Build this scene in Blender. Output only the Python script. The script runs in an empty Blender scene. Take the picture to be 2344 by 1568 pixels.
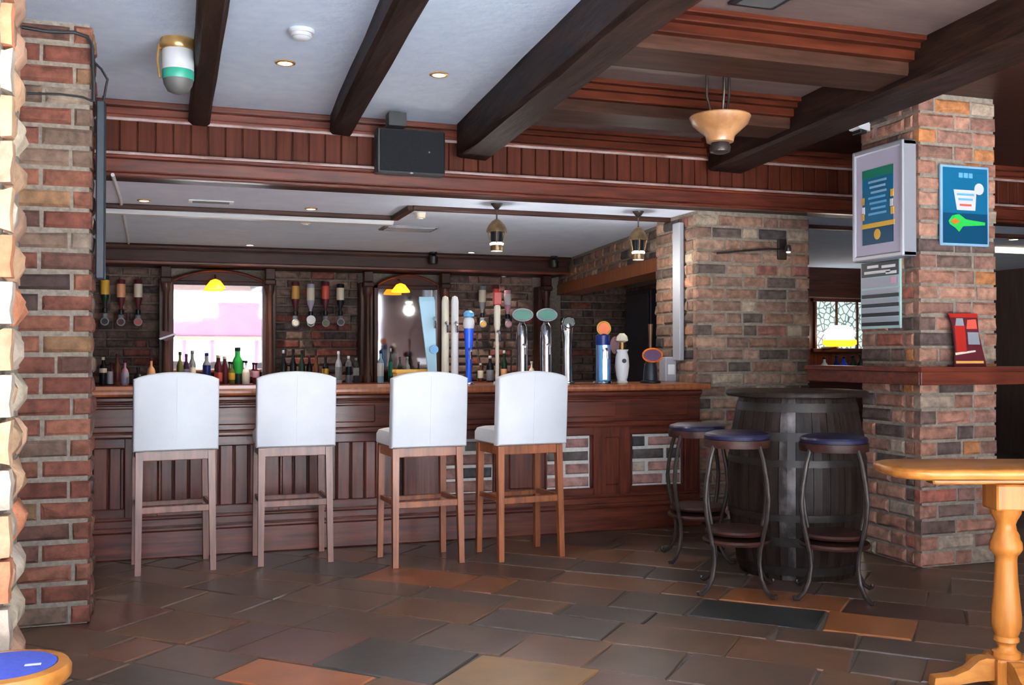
import bpy, math, random
from mathutils import Vector, Matrix
random.seed(7)
scn = bpy.context.scene
COL = scn.collection
# ------------------------------------------------------------------ camera
F, PW, PH, CH = 2300.0, 2344, 1568, 1.30
YAW, PITCH = math.atan(772 / F), math.atan(26 / F)
cam_d = bpy.data.cameras.new('camera'); cam = bpy.data.objects.new('camera', cam_d); COL.objects.link(cam)
cam_d.sensor_width = 36; cam_d.lens = F / PW * 36; cam_d.clip_end = 200; cam_d.clip_start = .05
cam.location = (0, 0, CH); cam.rotation_euler = (math.pi / 2 + PITCH, 0, -YAW)
scn.camera = cam
# ------------------------------------------------------------------ view, world, daylight
scn.view_settings.view_transform = 'Standard'; scn.view_settings.look = 'None'
scn.view_settings.gamma = 1; scn.view_settings.use_curve_mapping = False
scn.view_settings.exposure = 0.75
w = bpy.data.worlds.new('sky'); scn.world = w; w.use_nodes = True
bg = w.node_tree.nodes['Background']; bg.inputs[0].default_value = (.77, .88, 1.0, 1); bg.inputs[1].default_value = 8.0
sun = bpy.data.lights.new('sun', 'SUN'); sun.energy = 160; sun.angle = math.radians(1); sun.color = (.94, .97, 1)
so = bpy.data.objects.new('sun', sun); COL.objects.link(so); so.rotation_euler = Vector((.25, .85, -1.75)).to_track_quat('-Z', 'Y').to_euler()
def portal(name, loc, rot, sx, sy):
    l = bpy.data.lights.new(name, 'AREA'); l.shape = 'RECTANGLE'; l.size = sx; l.size_y = sy
    l.cycles.is_portal = True
    o = bpy.data.objects.new(name, l); COL.objects.link(o); o.location = loc; o.rotation_euler = rot
portal('window_daylight', (1.7, -1.26, 1.43), (math.pi / 2, 0, 0), 6.0, 2.62)
# ------------------------------------------------------------------ pixel helpers
FW = Vector((math.sin(YAW) * math.cos(PITCH), math.cos(YAW) * math.cos(PITCH), math.sin(PITCH)))
RT = Vector((math.cos(YAW), -math.sin(YAW), 0)); UP = RT.cross(FW); CC = Vector((0, 0, CH))
def ray(x, y): return FW * F + RT * (x - PW / 2) - UP * (y - PH / 2)
def onz(x, y, z): d = ray(x, y); return CC + d * ((z - CH) / d.z)
def onY(x, y, Y): d = ray(x, y); return CC + d * (Y / d.y)
def onX(x, y, X): d = ray(x, y); return CC + d * (X / d.x)
def pr(p):
    v = Vector(p) - CC; z = v.dot(FW); return PW / 2 + F * v.dot(RT) / z, PH / 2 - F * v.dot(UP) / z, z
def sc_at(p): return F / pr(p)[2]
# ------------------------------------------------------------------ colours and materials
def lin(r, g, b):
    f = lambda c: (c / 255 / 12.92) if c / 255 <= .04045 else ((c / 255 + .055) / 1.055) ** 2.4
    return (f(r), f(g), f(b), 1)
M = {}
def mat(name, col, col2=None, rough=.5, metal=0, scale=6, stretch=(1, 1, 1), bump=0, coat=0, emit=0, objcol=False,
        vary=0, trans=0, detail=5, bscale=None, ramp=(.35, .65), spec=.5, rvar=0):
    m = bpy.data.materials.new(name); m.use_nodes = True; M[name] = m
    nt = m.node_tree; N = nt.nodes; L = nt.links; b = N['Principled BSDF']
    b.inputs['Roughness'].default_value = rough; b.inputs['Metallic'].default_value = metal
    b.inputs['Coat Weight'].default_value = coat; b.inputs['Transmission Weight'].default_value = trans
    b.inputs['Specular IOR Level'].default_value = spec; b.inputs['Coat Roughness'].default_value = .15
    b.inputs['Base Color'].default_value = col
    src = None
    if objcol:
        oi = N.new('ShaderNodeObjectInfo'); src = oi.outputs['Color']
    if col2 is not None or bump or rvar:
        g = N.new('ShaderNodeNewGeometry'); mp = N.new('ShaderNodeMapping'); mp.inputs['Scale'].default_value = stretch
        L.new(g.outputs['Position'], mp.inputs['Vector'])
        nz = N.new('ShaderNodeTexNoise'); nz.inputs['Scale'].default_value = scale; nz.inputs['Detail'].default_value = detail
        nz.inputs['Roughness'].default_value = .6
        L.new(mp.outputs[0], nz.inputs['Vector'])
        if rvar:
            mr = N.new('ShaderNodeMapRange'); mr.inputs[3].default_value = max(.02, rough - rvar); mr.inputs[4].default_value = rough + rvar
            L.new(nz.outputs[0], mr.inputs[0]); L.new(mr.outputs[0], b.inputs['Roughness'])
        if col2 is not None:
            rp = N.new('ShaderNodeValToRGB'); rp.color_ramp.elements[0].position = ramp[0]; rp.color_ramp.elements[1].position = ramp[1]
            L.new(nz.outputs[0], rp.inputs[0])
            if objcol:
                rp.color_ramp.elements[0].color = col; rp.color_ramp.elements[1].color = col2
                mx = N.new('ShaderNodeMix'); mx.data_type = 'RGBA'; mx.blend_type = 'MULTIPLY'; mx.inputs[0].default_value = 1
                L.new(src, mx.inputs[6]); L.new(rp.outputs[0], mx.inputs[7]); src = mx.outputs[2]
            else:
                rp.color_ramp.elements[0].color = col; rp.color_ramp.elements[1].color = col2; src = rp.outputs[0]
        if bump:
            bp = N.new('ShaderNodeBump'); bp.inputs['Strength'].default_value = bump; bp.inputs['Distance'].default_value = .01
            h = nz.outputs[0]
            if bscale:
                n2 = N.new('ShaderNodeTexNoise'); n2.inputs['Scale'].default_value = bscale; n2.inputs['Detail'].default_value = 4
                L.new(mp.outputs[0], n2.inputs['Vector']); h = n2.outputs[0]
            L.new(h, bp.inputs['Height']); L.new(bp.outputs[0], b.inputs['Normal'])
    if vary and src is not None:
        oi = N.new('ShaderNodeObjectInfo'); mr = N.new('ShaderNodeMapRange'); mr.inputs[3].default_value = 1 - vary; mr.inputs[4].default_value = 1 + vary
        L.new(oi.outputs['Random'], mr.inputs[0])
        mx = N.new('ShaderNodeMix'); mx.data_type = 'RGBA'; mx.blend_type = 'MULTIPLY'; mx.inputs[0].default_value = 1
        L.new(src, mx.inputs[6]); L.new(mr.outputs[0], mx.inputs[7]); src = mx.outputs[2]
    if src is not None: L.new(src, b.inputs['Base Color'])
    if emit:
        b.inputs['Emission Color'].default_value = col; b.inputs['Emission Strength'].default_value = emit
    return m
mat('brick', (.55, .56, .57, 1), (1.22, 1.17, 1.14, 1), rough=.9, scale=17, detail=8, bump=1.0, objcol=True, spec=.2)
mat('stone', (.70, .68, .64, 1), (1.2, 1.15, 1.1, 1), rough=.9, scale=14, bump=1.0, objcol=True, spec=.2)
mat('mortar', lin(106, 97, 88), lin(130, 120, 109), rough=.95, scale=40, bump=.5, spec=.1)
mat('white_mortar', lin(196, 192, 186), lin(214, 210, 204), rough=.9, scale=40, bump=.4, spec=.2)
mat('slab', (.40, .385, .375, 1), (.95, .79, .65, 1), rough=.34, scale=4.5, bump=.09, objcol=True, spec=.5, rvar=.06, bscale=16, detail=5, ramp=(.2, .8))
mat('grout', lin(70, 62, 55), lin(92, 82, 72), rough=.6, scale=30)
mat('bounce_tile', lin(168, 176, 188), lin(180, 188, 200), rough=.5, scale=3)
mat('bounce_vinyl', lin(176, 168, 160), lin(190, 182, 174), rough=.6, scale=4)
mat('plaster', lin(216, 230, 248), lin(226, 238, 252), rough=.85, scale=9, bump=.5, bscale=22)
mat('plaster_bar', lin(206, 218, 240), lin(216, 228, 246), rough=.8, scale=5, bump=.3, bscale=14)
mat('beam', lin(22, 13, 10), lin(46, 28, 21), rough=.6, scale=8, stretch=(3, .35, 3), bump=.6, vary=.1, spec=.08)
mat('mahogany_x', lin(64, 26, 18), lin(98, 45, 30), rough=.34, scale=7, stretch=(.4, 3, 5), bump=.08, coat=.12, vary=.12, spec=.4)
mat('mahogany_z', lin(66, 27, 19), lin(102, 48, 33), rough=.36, scale=7, stretch=(5, 3, .35), bump=.08, coat=.06, vary=.16, spec=.35)
mat('board', lin(58, 23, 14), lin(80, 36, 22), rough=.5, scale=6, stretch=(6, 3, .3), bump=.08, vary=.12, spec=.12)
mat('bead_highlight', lin(120, 92, 86), lin(176, 156, 152), rough=.3, scale=3, stretch=(1.5, 4, 4))  # pale tone paints the specular line along the soffit beads
mat('dark_wood_x', lin(38, 19, 14), lin(62, 34, 26), rough=.45, scale=6, stretch=(.4, 4, 5), bump=.1, vary=.1, spec=.2)
mat('dark_wood_z', lin(44, 24, 19), lin(76, 44, 34), rough=.4, scale=6, stretch=(5, 4, .35), bump=.1, vary=.1, spec=.3)
mat('coffer', lin(48, 18, 10), lin(70, 30, 17), rough=.5, scale=5, stretch=(.5, 4, 4), bump=.12, vary=.1, spec=.05)
mat('coffer_brown', lin(38, 23, 17), lin(60, 37, 28), rough=.55, scale=5, stretch=(.5, 4, 4), bump=.15, spec=.05)
mat('coffer_panel', lin(72, 56, 51), lin(90, 72, 66), rough=.6, scale=5, stretch=(.6, 3, 1), bump=.1)
mat('stool_wood', lin(92, 54, 41), lin(128, 80, 59), rough=.4, scale=6, stretch=(5, 5, .4), bump=.08, coat=.2, vary=.06)
mat('stool_wood_warm', lin(112, 60, 34), lin(152, 86, 48), rough=.4, scale=6, stretch=(5, 5, .4), bump=.08, coat=.2, vary=.06)
mat('white_leather', lin(222, 224, 228), lin(230, 232, 235), rough=.5, scale=3, bump=.08, bscale=120)
mat('pine', lin(146, 86, 34), lin(174, 112, 50), rough=.35, scale=5, stretch=(.5, 4, 4), spec=.3)
mat('pine_z', lin(150, 86, 34), lin(180, 112, 48), rough=.32, scale=5, stretch=(5, 5, .4), spec=.2)
mat('barrel_wood', lin(24, 17, 15), lin(44, 33, 28), rough=.42, scale=8, stretch=(4, 4, .3), bump=.15, vary=.12, spec=.12)
mat('barrel_highlight', lin(34, 26, 23), lin(112, 104, 104), rough=.45, scale=3.4, stretch=(2, 2, 1.2), bump=.1, ramp=(.45, .68), spec=.3)  # pale streaks paint the barrel's central highlight into the colour
mat('hoop', lin(34, 29, 27), lin(50, 44, 41), rough=.45, metal=.5, scale=12, bump=.1)
mat('iron', lin(42, 36, 34), lin(62, 52, 47), rough=.42, metal=.45, scale=20, bump=.1)
mat('blue_leather', lin(22, 21, 44), lin(32, 31, 58), rough=.4, scale=20, bump=.05, coat=.3)
mat('blue_cloth', lin(48, 62, 148), lin(60, 76, 164), rough=.8, scale=60, bump=.1)
mat('black', lin(16, 17, 20), rough=.5)
mat('black_cloth', lin(18, 19, 22), lin(25, 26, 30), rough=.85, scale=90, spec=.2)
mat('teal', lin(18, 30, 38), rough=.5)
mat('white_plastic', lin(214, 216, 218), rough=.4)
mat('grey_plastic', lin(150, 152, 158), rough=.4)
mat('green_plastic', lin(40, 130, 108), rough=.4)
mat('dark_grey', lin(70, 68, 66), rough=.6)
mat('brass', lin(176, 138, 84), lin(196, 160, 104), rough=.3, metal=.8, scale=20)
mat('old_brass', lin(92, 74, 52), lin(128, 104, 72), rough=.4, metal=.6, scale=20)
mat('chrome', lin(198, 200, 206), rough=.16, metal=1)
mat('steel', lin(150, 152, 158), rough=.35, metal=.8)
mat('silver', lin(176, 178, 186), rough=.35, metal=.4)
mat('amber_glass', lin(128, 86, 52), lin(160, 116, 78), rough=.35, scale=9)
mat('lamp_amber', lin(255, 150, 30), emit=2.2)
mat('lamp_white', lin(255, 236, 205), emit=9)
mat('lamp_cool', lin(250, 248, 240), emit=7)
mat('lamp_small', lin(255, 232, 205), emit=4)
mat('glow_strip', lin(255, 232, 190), emit=2.2)
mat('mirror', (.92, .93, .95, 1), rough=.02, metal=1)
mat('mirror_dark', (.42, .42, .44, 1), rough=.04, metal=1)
mat('clear_glass', lin(214, 222, 224), rough=.06, trans=.75)
mat('pink_wall', (.055, .02, .042, 1), (.065, .025, .05, 1), rough=.9, scale=2)
mat('tan_trim', (.06, .033, .02, 1), rough=.8)
mat('shop_white', lin(235, 235, 232), rough=.9)
mat('pavement', lin(176, 174, 170), lin(192, 190, 186), rough=.9, scale=4)
mat('wall_paint', lin(120, 92, 80), lin(132, 102, 90), rough=.9, scale=3)
mat('dark_wall', lin(50, 34, 30), lin(66, 46, 40), rough=.7, scale=4, stretch=(4, 4, .5))
for nm, c in dict(blue=(36, 86, 214), navy=(18, 32, 96), skyblue=(96, 160, 204), paleblue=(150, 190, 206), cream=(222, 212, 190),
                  white=(228, 228, 228), red=(150, 34, 26), orange=(208, 96, 30), green=(24, 98, 78), leaf=(40, 160, 66),
                  yellow=(214, 166, 60), maroon=(78, 26, 34), peach=(220, 160, 116), pink=(206, 150, 170), purple=(74, 36, 74),
                  brown=(92, 54, 30), dkgreen=(24, 44, 34), bottleblack=(16, 18, 22), grey=(120, 122, 128), olive=(92, 92, 44),
                  gold=(190, 142, 70), poster_blue=(16, 84, 118), poster_deep=(10, 58, 86), poster_pale=(128, 164, 190),
                  menu_black=(30, 34, 42), menu_grey=(150, 152, 164), menu_mint=(160, 190, 184), salmon=(186, 76, 62), lilac=(176, 170, 190)).items():
    mat('c_' + nm, lin(*c), rough=.35, spec=.3)
# ------------------------------------------------------------------ mesh collecting
class MB:
    def __init__(s): s.v = []; s.f = []
    def add(s, vs, fs):
        k = len(s.v); s.v += [tuple(x) for x in vs]; s.f += [tuple(i + k for i in f) for f in fs]; return s
    def box(s, x0, x1, y0, y1, z0, z1, c=0.0):
        if c <= 0:
            return s.add([(x0, y0, z0), (x1, y0, z0), (x1, y1, z0), (x0, y1, z0), (x0, y0, z1), (x1, y0, z1), (x1, y1, z1), (x0, y1, z1)],
                         [(0, 3, 2, 1), (4, 5, 6, 7), (0, 1, 5, 4), (1, 2, 6, 5), (2, 3, 7, 6), (3, 0, 4, 7)])
        c = min(c, (x1 - x0) * .45, (y1 - y0) * .45, (z1 - z0) * .45)
        def ring(z, i): return [(x0 + c + i, y0 + i, z), (x1 - c - i, y0 + i, z), (x1 - i, y0 + c + i, z), (x1 - i, y1 - c - i, z),
                                (x1 - c - i, y1 - i, z), (x0 + c + i, y1 - i, z), (x0 + i, y1 - c - i, z), (x0 + i, y0 + c + i, z)]
        i = c * .5
        rs = [ring(z0, i), ring(z0 + c, 0), ring(z1 - c, 0), ring(z1, i)]
        fs = [tuple(range(7, -1, -1)), tuple(range(24, 32))]
        for a in range(3):
            for k in range(8): fs.append((a * 8 + k, a * 8 + (k + 1) % 8, a * 8 + 8 + (k + 1) % 8, a * 8 + 8 + k))
        return s.add(rs[0] + rs[1] + rs[2] + rs[3], fs)
    def lathe(s, prof, c=(0, 0, 0), seg=20):
        vs = []; fs = []
        for r, z in prof:
            for k in range(seg):
                a = 2 * math.pi * k / seg; vs.append((c[0] + r * math.cos(a), c[1] + r * math.sin(a), c[2] + z))
        n = len(prof)
        for i in range(n - 1):
            for k in range(seg): fs.append((i * seg + k, i * seg + (k + 1) % seg, (i + 1) * seg + (k + 1) % seg, (i + 1) * seg + k))
        up = prof[-1][1] >= prof[0][1]
        fs.append(tuple(range(seg - 1, -1, -1)) if up else tuple(range(seg)))
        fs.append(tuple((n - 1) * seg + k for k in (range(seg) if up else range(seg - 1, -1, -1))))
        return s.add(vs, fs)
    def tube(s, pts, r, seg=8, closed=False):
        pts = [Vector(p) for p in pts]; n = len(pts); vs = []; fs = []; prev = None
        for i in range(n):
            if closed: t = pts[(i + 1) % n] - pts[i - 1]
            else: t = pts[min(i + 1, n - 1)] - pts[max(i - 1, 0)]
            t.normalize()
            if prev is None:
                a = Vector((0, 0, 1)) if abs(t.z) < .9 else Vector((1, 0, 0)); prev = t.cross(a).normalized()
            prev = (prev - t * prev.dot(t)).normalized(); q = t.cross(prev)
            rr = r[i] if isinstance(r, (list, tuple)) else r
            for k in range(seg):
                a = 2 * math.pi * k / seg; vs.append(pts[i] + (prev * math.cos(a) + q * math.sin(a)) * rr)
        for i in range(n if closed else n - 1):
            j = (i + 1) % n
            for k in range(seg): fs.append((i * seg + k, i * seg + (k + 1) % seg, j * seg + (k + 1) % seg, j * seg + k))
        if not closed: fs += [tuple(range(seg - 1, -1, -1)), tuple((n - 1) * seg + k for k in range(seg))]
        return s.add(vs, fs)
    def prism(s, poly, fn, d0, d1):
        """poly: outline (u, v); fn(u, v, d) -> point; extruded from d0 to d1"""
        n = len(poly)
        return s.add([fn(u, v, d0) for u, v in poly] + [fn(u, v, d1) for u, v in poly],
                     [tuple(range(n - 1, -1, -1)), tuple(range(n, 2 * n))] + [(k, (k + 1) % n, n + (k + 1) % n, n + k) for k in range(n)])
    def loft(s, rings):
        n = len(rings[0]); vs = [p for r in rings for p in r]; fs = []
        for i in range(len(rings) - 1):
            for k in range(n): fs.append((i * n + k, i * n + (k + 1) % n, (i + 1) * n + (k + 1) % n, (i + 1) * n + k))
        fs += [tuple(range(n - 1, -1, -1)), tuple((len(rings) - 1) * n + k for k in range(n))]
        return s.add(vs, fs)
    def mesh(s, name, m, smooth=False):
        me = bpy.data.meshes.new(name); me.from_pydata(s.v, [], s.f)
        import bmesh
        b = bmesh.new(); b.from_mesh(me); bmesh.ops.recalc_face_normals(b, faces=b.faces); b.to_mesh(me); b.free()
        me.materials.append(M[m])
        if smooth:
            me.polygons.foreach_set('use_smooth', [True] * len(me.polygons))
            try: me.set_sharp_from_angle(angle=math.radians(40))
            except Exception: pass
        return me
    def build(s, name, m, parent=None, smooth=False):
        o = bpy.data.objects.new(name, s.mesh(name, m, smooth)); COL.objects.link(o)
        if parent is not None: o.parent = parent
        return o
def tag(o, label=None, cat=None, group=None, kind=None):
    for k, v in (('label', label), ('category', cat), ('group', group), ('kind', kind)):
        if v: o[k] = v
    return o
def thing(name, label, cat, loc=(0, 0, 0), rz=0, group=None):
    o = bpy.data.objects.new(name, None); COL.objects.link(o); o.location = loc; o.rotation_euler = (0, 0, rz)
    o.empty_display_size = .1
    return tag(o, label, cat, group)
def struct(name, mb, m): return tag(mb.build(name, m), kind='structure')
def copy_tree(o, parent=None):
    c = o.copy(); COL.objects.link(c); c.parent = parent
    for ch in list(o.children): copy_tree(ch, c)
    return c
# ------------------------------------------------------------------ bricks
def brick_mesh(L, H, D, rnd, jit, m):
    """front face at y = 0 looking to -y, depth to +y, x 0..L, z 0..H"""
    c = .008 + rnd.random() * .006; j = lambda a: (rnd.random() - .5) * 2 * a
    b = [(0, D, 0), (L, D, 0), (L, D, H), (0, D, H)]
    q = [(j(jit * .4), c, j(jit * .4)), (L + j(jit * .4), c, j(jit * .4)), (L + j(jit * .4), c, H + j(jit * .4)), (j(jit * .4), c, H + j(jit * .4))]
    fr = [(c + abs(j(jit)), j(jit), c + abs(j(jit))), (L - c - abs(j(jit)), j(jit), c + abs(j(jit))),
          (L - c - abs(j(jit)), j(jit), H - c - abs(j(jit))), (c + abs(j(jit)), j(jit), H - c - abs(j(jit)))]
    md = [(L * (.35 + rnd.random() * .3), -abs(j(jit)) * .8 - .001, H * (.4 + rnd.random() * .2))]
    mb = MB(); mb.v = b + q + fr + md
    mb.f = [(3, 2, 1, 0)] + [(k, (k + 1) % 4, 4 + (k + 1) % 4, 4 + k) for k in range(4)] + \
           [(4 + k, 4 + (k + 1) % 4, 8 + (k + 1) % 4, 8 + k) for k in range(4)] + [(8 + k, 8 + (k + 1) % 4, 12) for k in range(4)]
    return mb.mesh('brick', m)
BL = {}
def brick_lib(key, H, D, jit, m='brick', n=4):
    rnd = random.Random(key); BL[key] = {k: [brick_mesh(L, H, D, rnd, jit, m) for _ in range(n)] for k, L in dict(s=.262, t=.19, h=.122).items()}
COURSE = .096
brick_lib('old', .080, .06, .006); brick_lib('clean', .079, .05, .003)
LEN = dict(s=.262, t=.19, h=.122)
def brick(parent, lib, kind, p, ang, sx, sz, col, name='brick'):
    o = bpy.data.objects.new(name, random.choice(BL[lib][kind])); COL.objects.link(o)
    o.parent = parent; o.location = p; o.rotation_euler = (0, 0, ang); o.scale = (sx, 1, sz); o.color = col
    return o
def course(parent, lib, p0, ang, length, z, odd, pal, hz=1.0, joint=.015, start=0.0, skip=None, proud=.0):
    """one course from p0 (x, y) along angle ang; the face looks to the right-hand side -(normal)"""
    d = Vector((math.cos(ang), math.sin(ang))); x = start
    seq = 0; out = []
    while x < length - .03:
        r = random.random()
        k = ('s' if (seq + odd) % 2 == 0 else 'h') if r < .75 else ('t' if r < .87 else 's')
        if x == start and odd: k = 'h'
        if length - x < .10: L = length - x; k = 'h'
        else:
            L = LEN[k] + random.uniform(-.012, .012)
            if length - (x + L + joint) < .06: L = length - x
        L = min(L, length - x)
        k = 's' if L > .225 else ('t' if L > .155 else 'h')
        p = (p0[0] + d.x * x, p0[1] + d.y * x)
        if not (skip and skip(p[0] + d.x * L / 2, p[1] + d.y * L / 2, z, L)):
            off = random.uniform(-.004, .003) - proud
            n = Vector((-d.y, d.x))
            c = random.choice(pal); f = random.uniform(.85, 1.15)
            col = (c[0] * f, c[1] * f, c[2] * f, 1)
            brick(parent, lib, k, (p[0] + n.x * off, p[1] + n.y * off, z), ang, L / LEN[k], hz, col)
        x += L + joint; seq += 1
def pal(*a):
    out = []
    for wgt, c in a: out += [lin(*c)] * wgt
    return out
def pal2(f, *a): return [(c[0] * f, c[1] * f, c[2] * f, 1) for c in pal(*a)]
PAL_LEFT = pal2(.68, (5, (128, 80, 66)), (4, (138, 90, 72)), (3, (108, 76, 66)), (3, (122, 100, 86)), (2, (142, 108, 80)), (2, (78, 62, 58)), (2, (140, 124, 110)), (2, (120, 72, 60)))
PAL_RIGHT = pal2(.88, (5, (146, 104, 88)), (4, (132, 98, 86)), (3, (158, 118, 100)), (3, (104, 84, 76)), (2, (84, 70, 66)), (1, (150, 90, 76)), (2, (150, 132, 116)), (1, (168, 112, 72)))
PAL_COL = pal((5, (132, 102, 86)), (5, (120, 96, 84)), (4, (148, 120, 102)), (3, (88, 76, 70)), (2, (70, 64, 64)), (2, (150, 112, 90)), (1, (134, 90, 80)), (2, (154, 138, 120)))
PAL_BACK = pal((5, (110, 90, 82)), (4, (96, 80, 76)), (3, (128, 104, 94)), (2, (124, 74, 66)), (2, (80, 70, 70)))
PAL_BAR = pal((4, (156, 118, 112)), (3, (136, 104, 96)), (3, (92, 84, 82)), (2, (72, 70, 72)), (3, (168, 130, 122)), (1, (176, 166, 150)))
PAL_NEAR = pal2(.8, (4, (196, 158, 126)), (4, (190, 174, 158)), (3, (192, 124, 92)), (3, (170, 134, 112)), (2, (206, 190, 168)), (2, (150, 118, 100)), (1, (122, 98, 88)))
# ================================================================== SETTING
X0, X1, YF, YB = -2.2, 10.5, -1.2, 11.4
ZC, ZI, YS = 2.90, 2.42, 6.84
fl = struct('floor', MB().box(X0, X1, YF, YB, -.12, -.009), 'grout')
# --- flagstones laid on the diagonal
A = math.radians(43.6); U = Vector((math.sin(A), math.cos(A))); V = Vector((math.cos(A), -math.sin(A)))
SL_PAL = pal((6, (104, 84, 72)), (5, (98, 82, 72)), (3, (114, 90, 74)), (3, (92, 82, 76)), (2, (118, 86, 66)), (2, (100, 76, 68)), (1, (80, 76, 74)), (1, (126, 88, 62)))
spots = [(1775, 1407, (58, 62, 64)), (1950, 1420, (160, 104, 66)), (1880, 1478, (156, 100, 64)), (870, 1488, (74, 72, 68)), (595, 1520, (170, 104, 64)), (1690, 1490, (118, 88, 72)),
         (1030, 1328, (150, 92, 60)), (1130, 1350, (134, 88, 60)), (1700, 1362, (150, 96, 62)), (2150, 1400, (78, 56, 52)), (1380, 1395, (84, 78, 76)), (1190, 1545, (150, 116, 74)),
         (2060, 1540, (108, 96, 88)), (300, 1420, (112, 74, 64)), (700, 1440, (108, 76, 66)), (1220, 1440, (96, 90, 86)), (330, 1500, (124, 86, 70)), (1480, 1330, (122, 88, 68)), (1280, 1505, (120, 92, 74))]
spots = [(onz(x, y, 0).xy, lin(*c)) for x, y, c in spots]
rs = random.Random(21); u = -1.0; n_slab = 0
while u < 9.2:
    wu = rs.uniform(.22, .46); v = -5.2 + rs.uniform(-.4, 0)
    while v < 4.6:
        lv = rs.uniform(.24, .70); g = .005
        cu, cv = u + wu / 2, v + lv / 2; p = U * cu + V * cv
        if 2.4 < p.y < 7.1 and p.x > -1.6:
            px, py, _ = pr((p.x, p.y, 0))
            if -260 < px < 2650 and py < 1900:
                j = lambda: rs.uniform(-.016, .016); zt = -rs.random() * .003; c = .008
                q = [(u + g + j(), v + g + j()), (u + wu - g + j(), v + g + j()), (u + wu - g + j(), v + lv - g + j()), (u + g + j(), v + lv - g + j())]
                ctr = (cu, cv)
                def P(uv, z, ins=0):
                    dx, dy = uv[0] - ctr[0], uv[1] - ctr[1]; l = math.hypot(dx, dy); k = (l - ins) / l
                    w_ = U * (ctr[0] + dx * k) + V * (ctr[1] + dy * k); return (w_.x, w_.y, z)
                mb = MB().loft([[P(a, -.03) for a in q], [P(a, zt - .005) for a in q], [P(a, zt, c) for a in q]])
                o = mb.build('flagstone', 'slab', fl)
                col = rs.choice(SL_PAL); f = rs.uniform(.85, 1.1); col = (col[0] * f, col[1] * f, col[2] * f, 1)
                for sp, sc_ in spots:
                    if abs((sp - p).dot(U)) < wu / 2 and abs((sp - p).dot(V)) < lv / 2: col = sc_
                o.color = col; n_slab += 1
        v += lv
    u += wu
struct('floor_bounce', MB().box(X0, X1, YF, 2.2, -.009, -.001), 'bounce_tile')  # unseen pale floor behind the camera, added to bounce sunlight onto the ceiling
struct('floor_bar_bounce', MB().box(-1.6, 4.2, 7.45, 10.8, -.009, -.001), 'bounce_vinyl')  # unseen pale floor added behind the bar to bounce light onto its ceiling
# --- shell
struct('wall_left', MB().box(X0 - .15, X0, YF - .2, YB + .2, -.1, 3.05), 'wall_paint')
struct('wall_right', MB().box(X1, X1 + .15, YF - .2, YB + .2, -.1, 3.05), 'dark_wall')
wb = struct('wall_back', MB().box(X0, X1, YB, YB + .15, -.1, 3.05), 'mortar')
WX0, WX1, WZ0, WZ1 = -1.3, 4.7, .12, 2.74
mf = MB().box(X0, WX0, YF - .2, YF, -.1, 3.05).box(WX1, X1, YF - .2, YF, -.1, 3.05).box(WX0, WX1, YF - .2, YF, -.1, WZ0).box(WX0, WX1, YF - .2, YF, WZ1, 3.05)
struct('wall_front', mf, 'wall_paint')
wn = struct('window_1', MB().box(WX0 - .06, WX1 + .06, YF - .02, YF + .03, WZ0 - .06, WZ0, .01), 'white_plastic')
for xx in (WX0, -.1, 2.6, WX1 - .06): MB().box(xx, xx + .06, YF - .12, YF - .05, WZ0, WZ1, .008).build('mullion', 'white_plastic', wn)
MB().box(WX0, WX1, YF - .12, YF - .05, WZ1 - .06, WZ1, .008).build('head_rail', 'white_plastic', wn)
# outdoors, seen in the bar mirror
struct('ground', MB().box(-20, 24, -30, YF - .2, -.3, -.12).box(-20, X0 - .15, YF - .2, 14, -.3, -.12), 'pavement')
pk = thing('pink_shopfront', 'pink painted building across the street reflected in the bar mirror', 'building', (0, -9, -.12))
for (a, b, z0, z1) in ((-4, .75, 1.95, 2.45), (.75, 1.2, 1.95, 2.55), (1.2, 2.5, 1.95, 2.95), (2.5, 7, 1.95, 2.5)):
    MB().box(a, b, -.3, 0, z0, z1).build('fascia', 'pink_wall', pk)
MB().box(1.15, 2.55, -.32, .04, 2.95, 3.05, .01).build('coping', 'tan_trim', pk)
MB().box(-4, 7, -.3, .06, 1.82, 1.95, .01).build('lintel', 'tan_trim', pk)
MB().box(-4, 7, -.5, -.25, 0, 1.82).build('shop_wall', 'shop_white', pk)
for xx in (-.6, .2, 1.0, 2.3): MB().box(xx, xx + .14, -.25, .02, 0, 1.82, .01).build('post', 'pink_wall', pk)
# --- ceilings
struct('ceiling', MB().box(X0, 2.02, YF, YS, ZC, ZC + .12), 'plaster')
struct('ceiling_right', MB().box(3.95, X1, YF, YS, ZC, ZC + .12), 'dark_wood_x')
struct('ceiling_bar', MB().box(X0, X1, YS + .14, YB, ZI, ZI + .12), 'plaster_bar')
# --- coffered bay
cf = struct('ceiling_coffer', MB().box(1.8, 4.1, YF, YS, ZC + .03, ZC + .12), 'coffer_brown')
def coffer(y0, y1, xa=2.05, xb=3.86):
    MB().box(xa, xb, y0, y1, ZC - .005, ZC + .03).build('panel', 'coffer_panel', cf)
    for k, (ins, z0, z1) in enumerate(((0, 2.80, 2.90), (.07, 2.845, 2.90), (.12, 2.872, 2.90))):
        t = .07 if k == 0 else .05
        MB().box(xa + ins, xb - ins, y0 + ins, y0 + ins + t, z0, z1, .006).build('moulding', 'coffer', cf)
        MB().box(xa + ins, xb - ins, y1 - ins - t, y1 - ins, z0, z1, .006).build('moulding', 'coffer', cf)
        MB().box(xa + ins, xa + ins + t, y0 + ins + t, y1 - ins - t, z0, z1, .006).build('moulding', 'coffer', cf)
        MB().box(xb - ins - t, xb - ins, y0 + ins + t, y1 - ins - t, z0, z1, .006).build('moulding', 'coffer', cf)
for y0, y1 in ((2.2, 4.26), (4.56, 5.50), (5.78, 6.76)): coffer(y0, y1)
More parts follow.
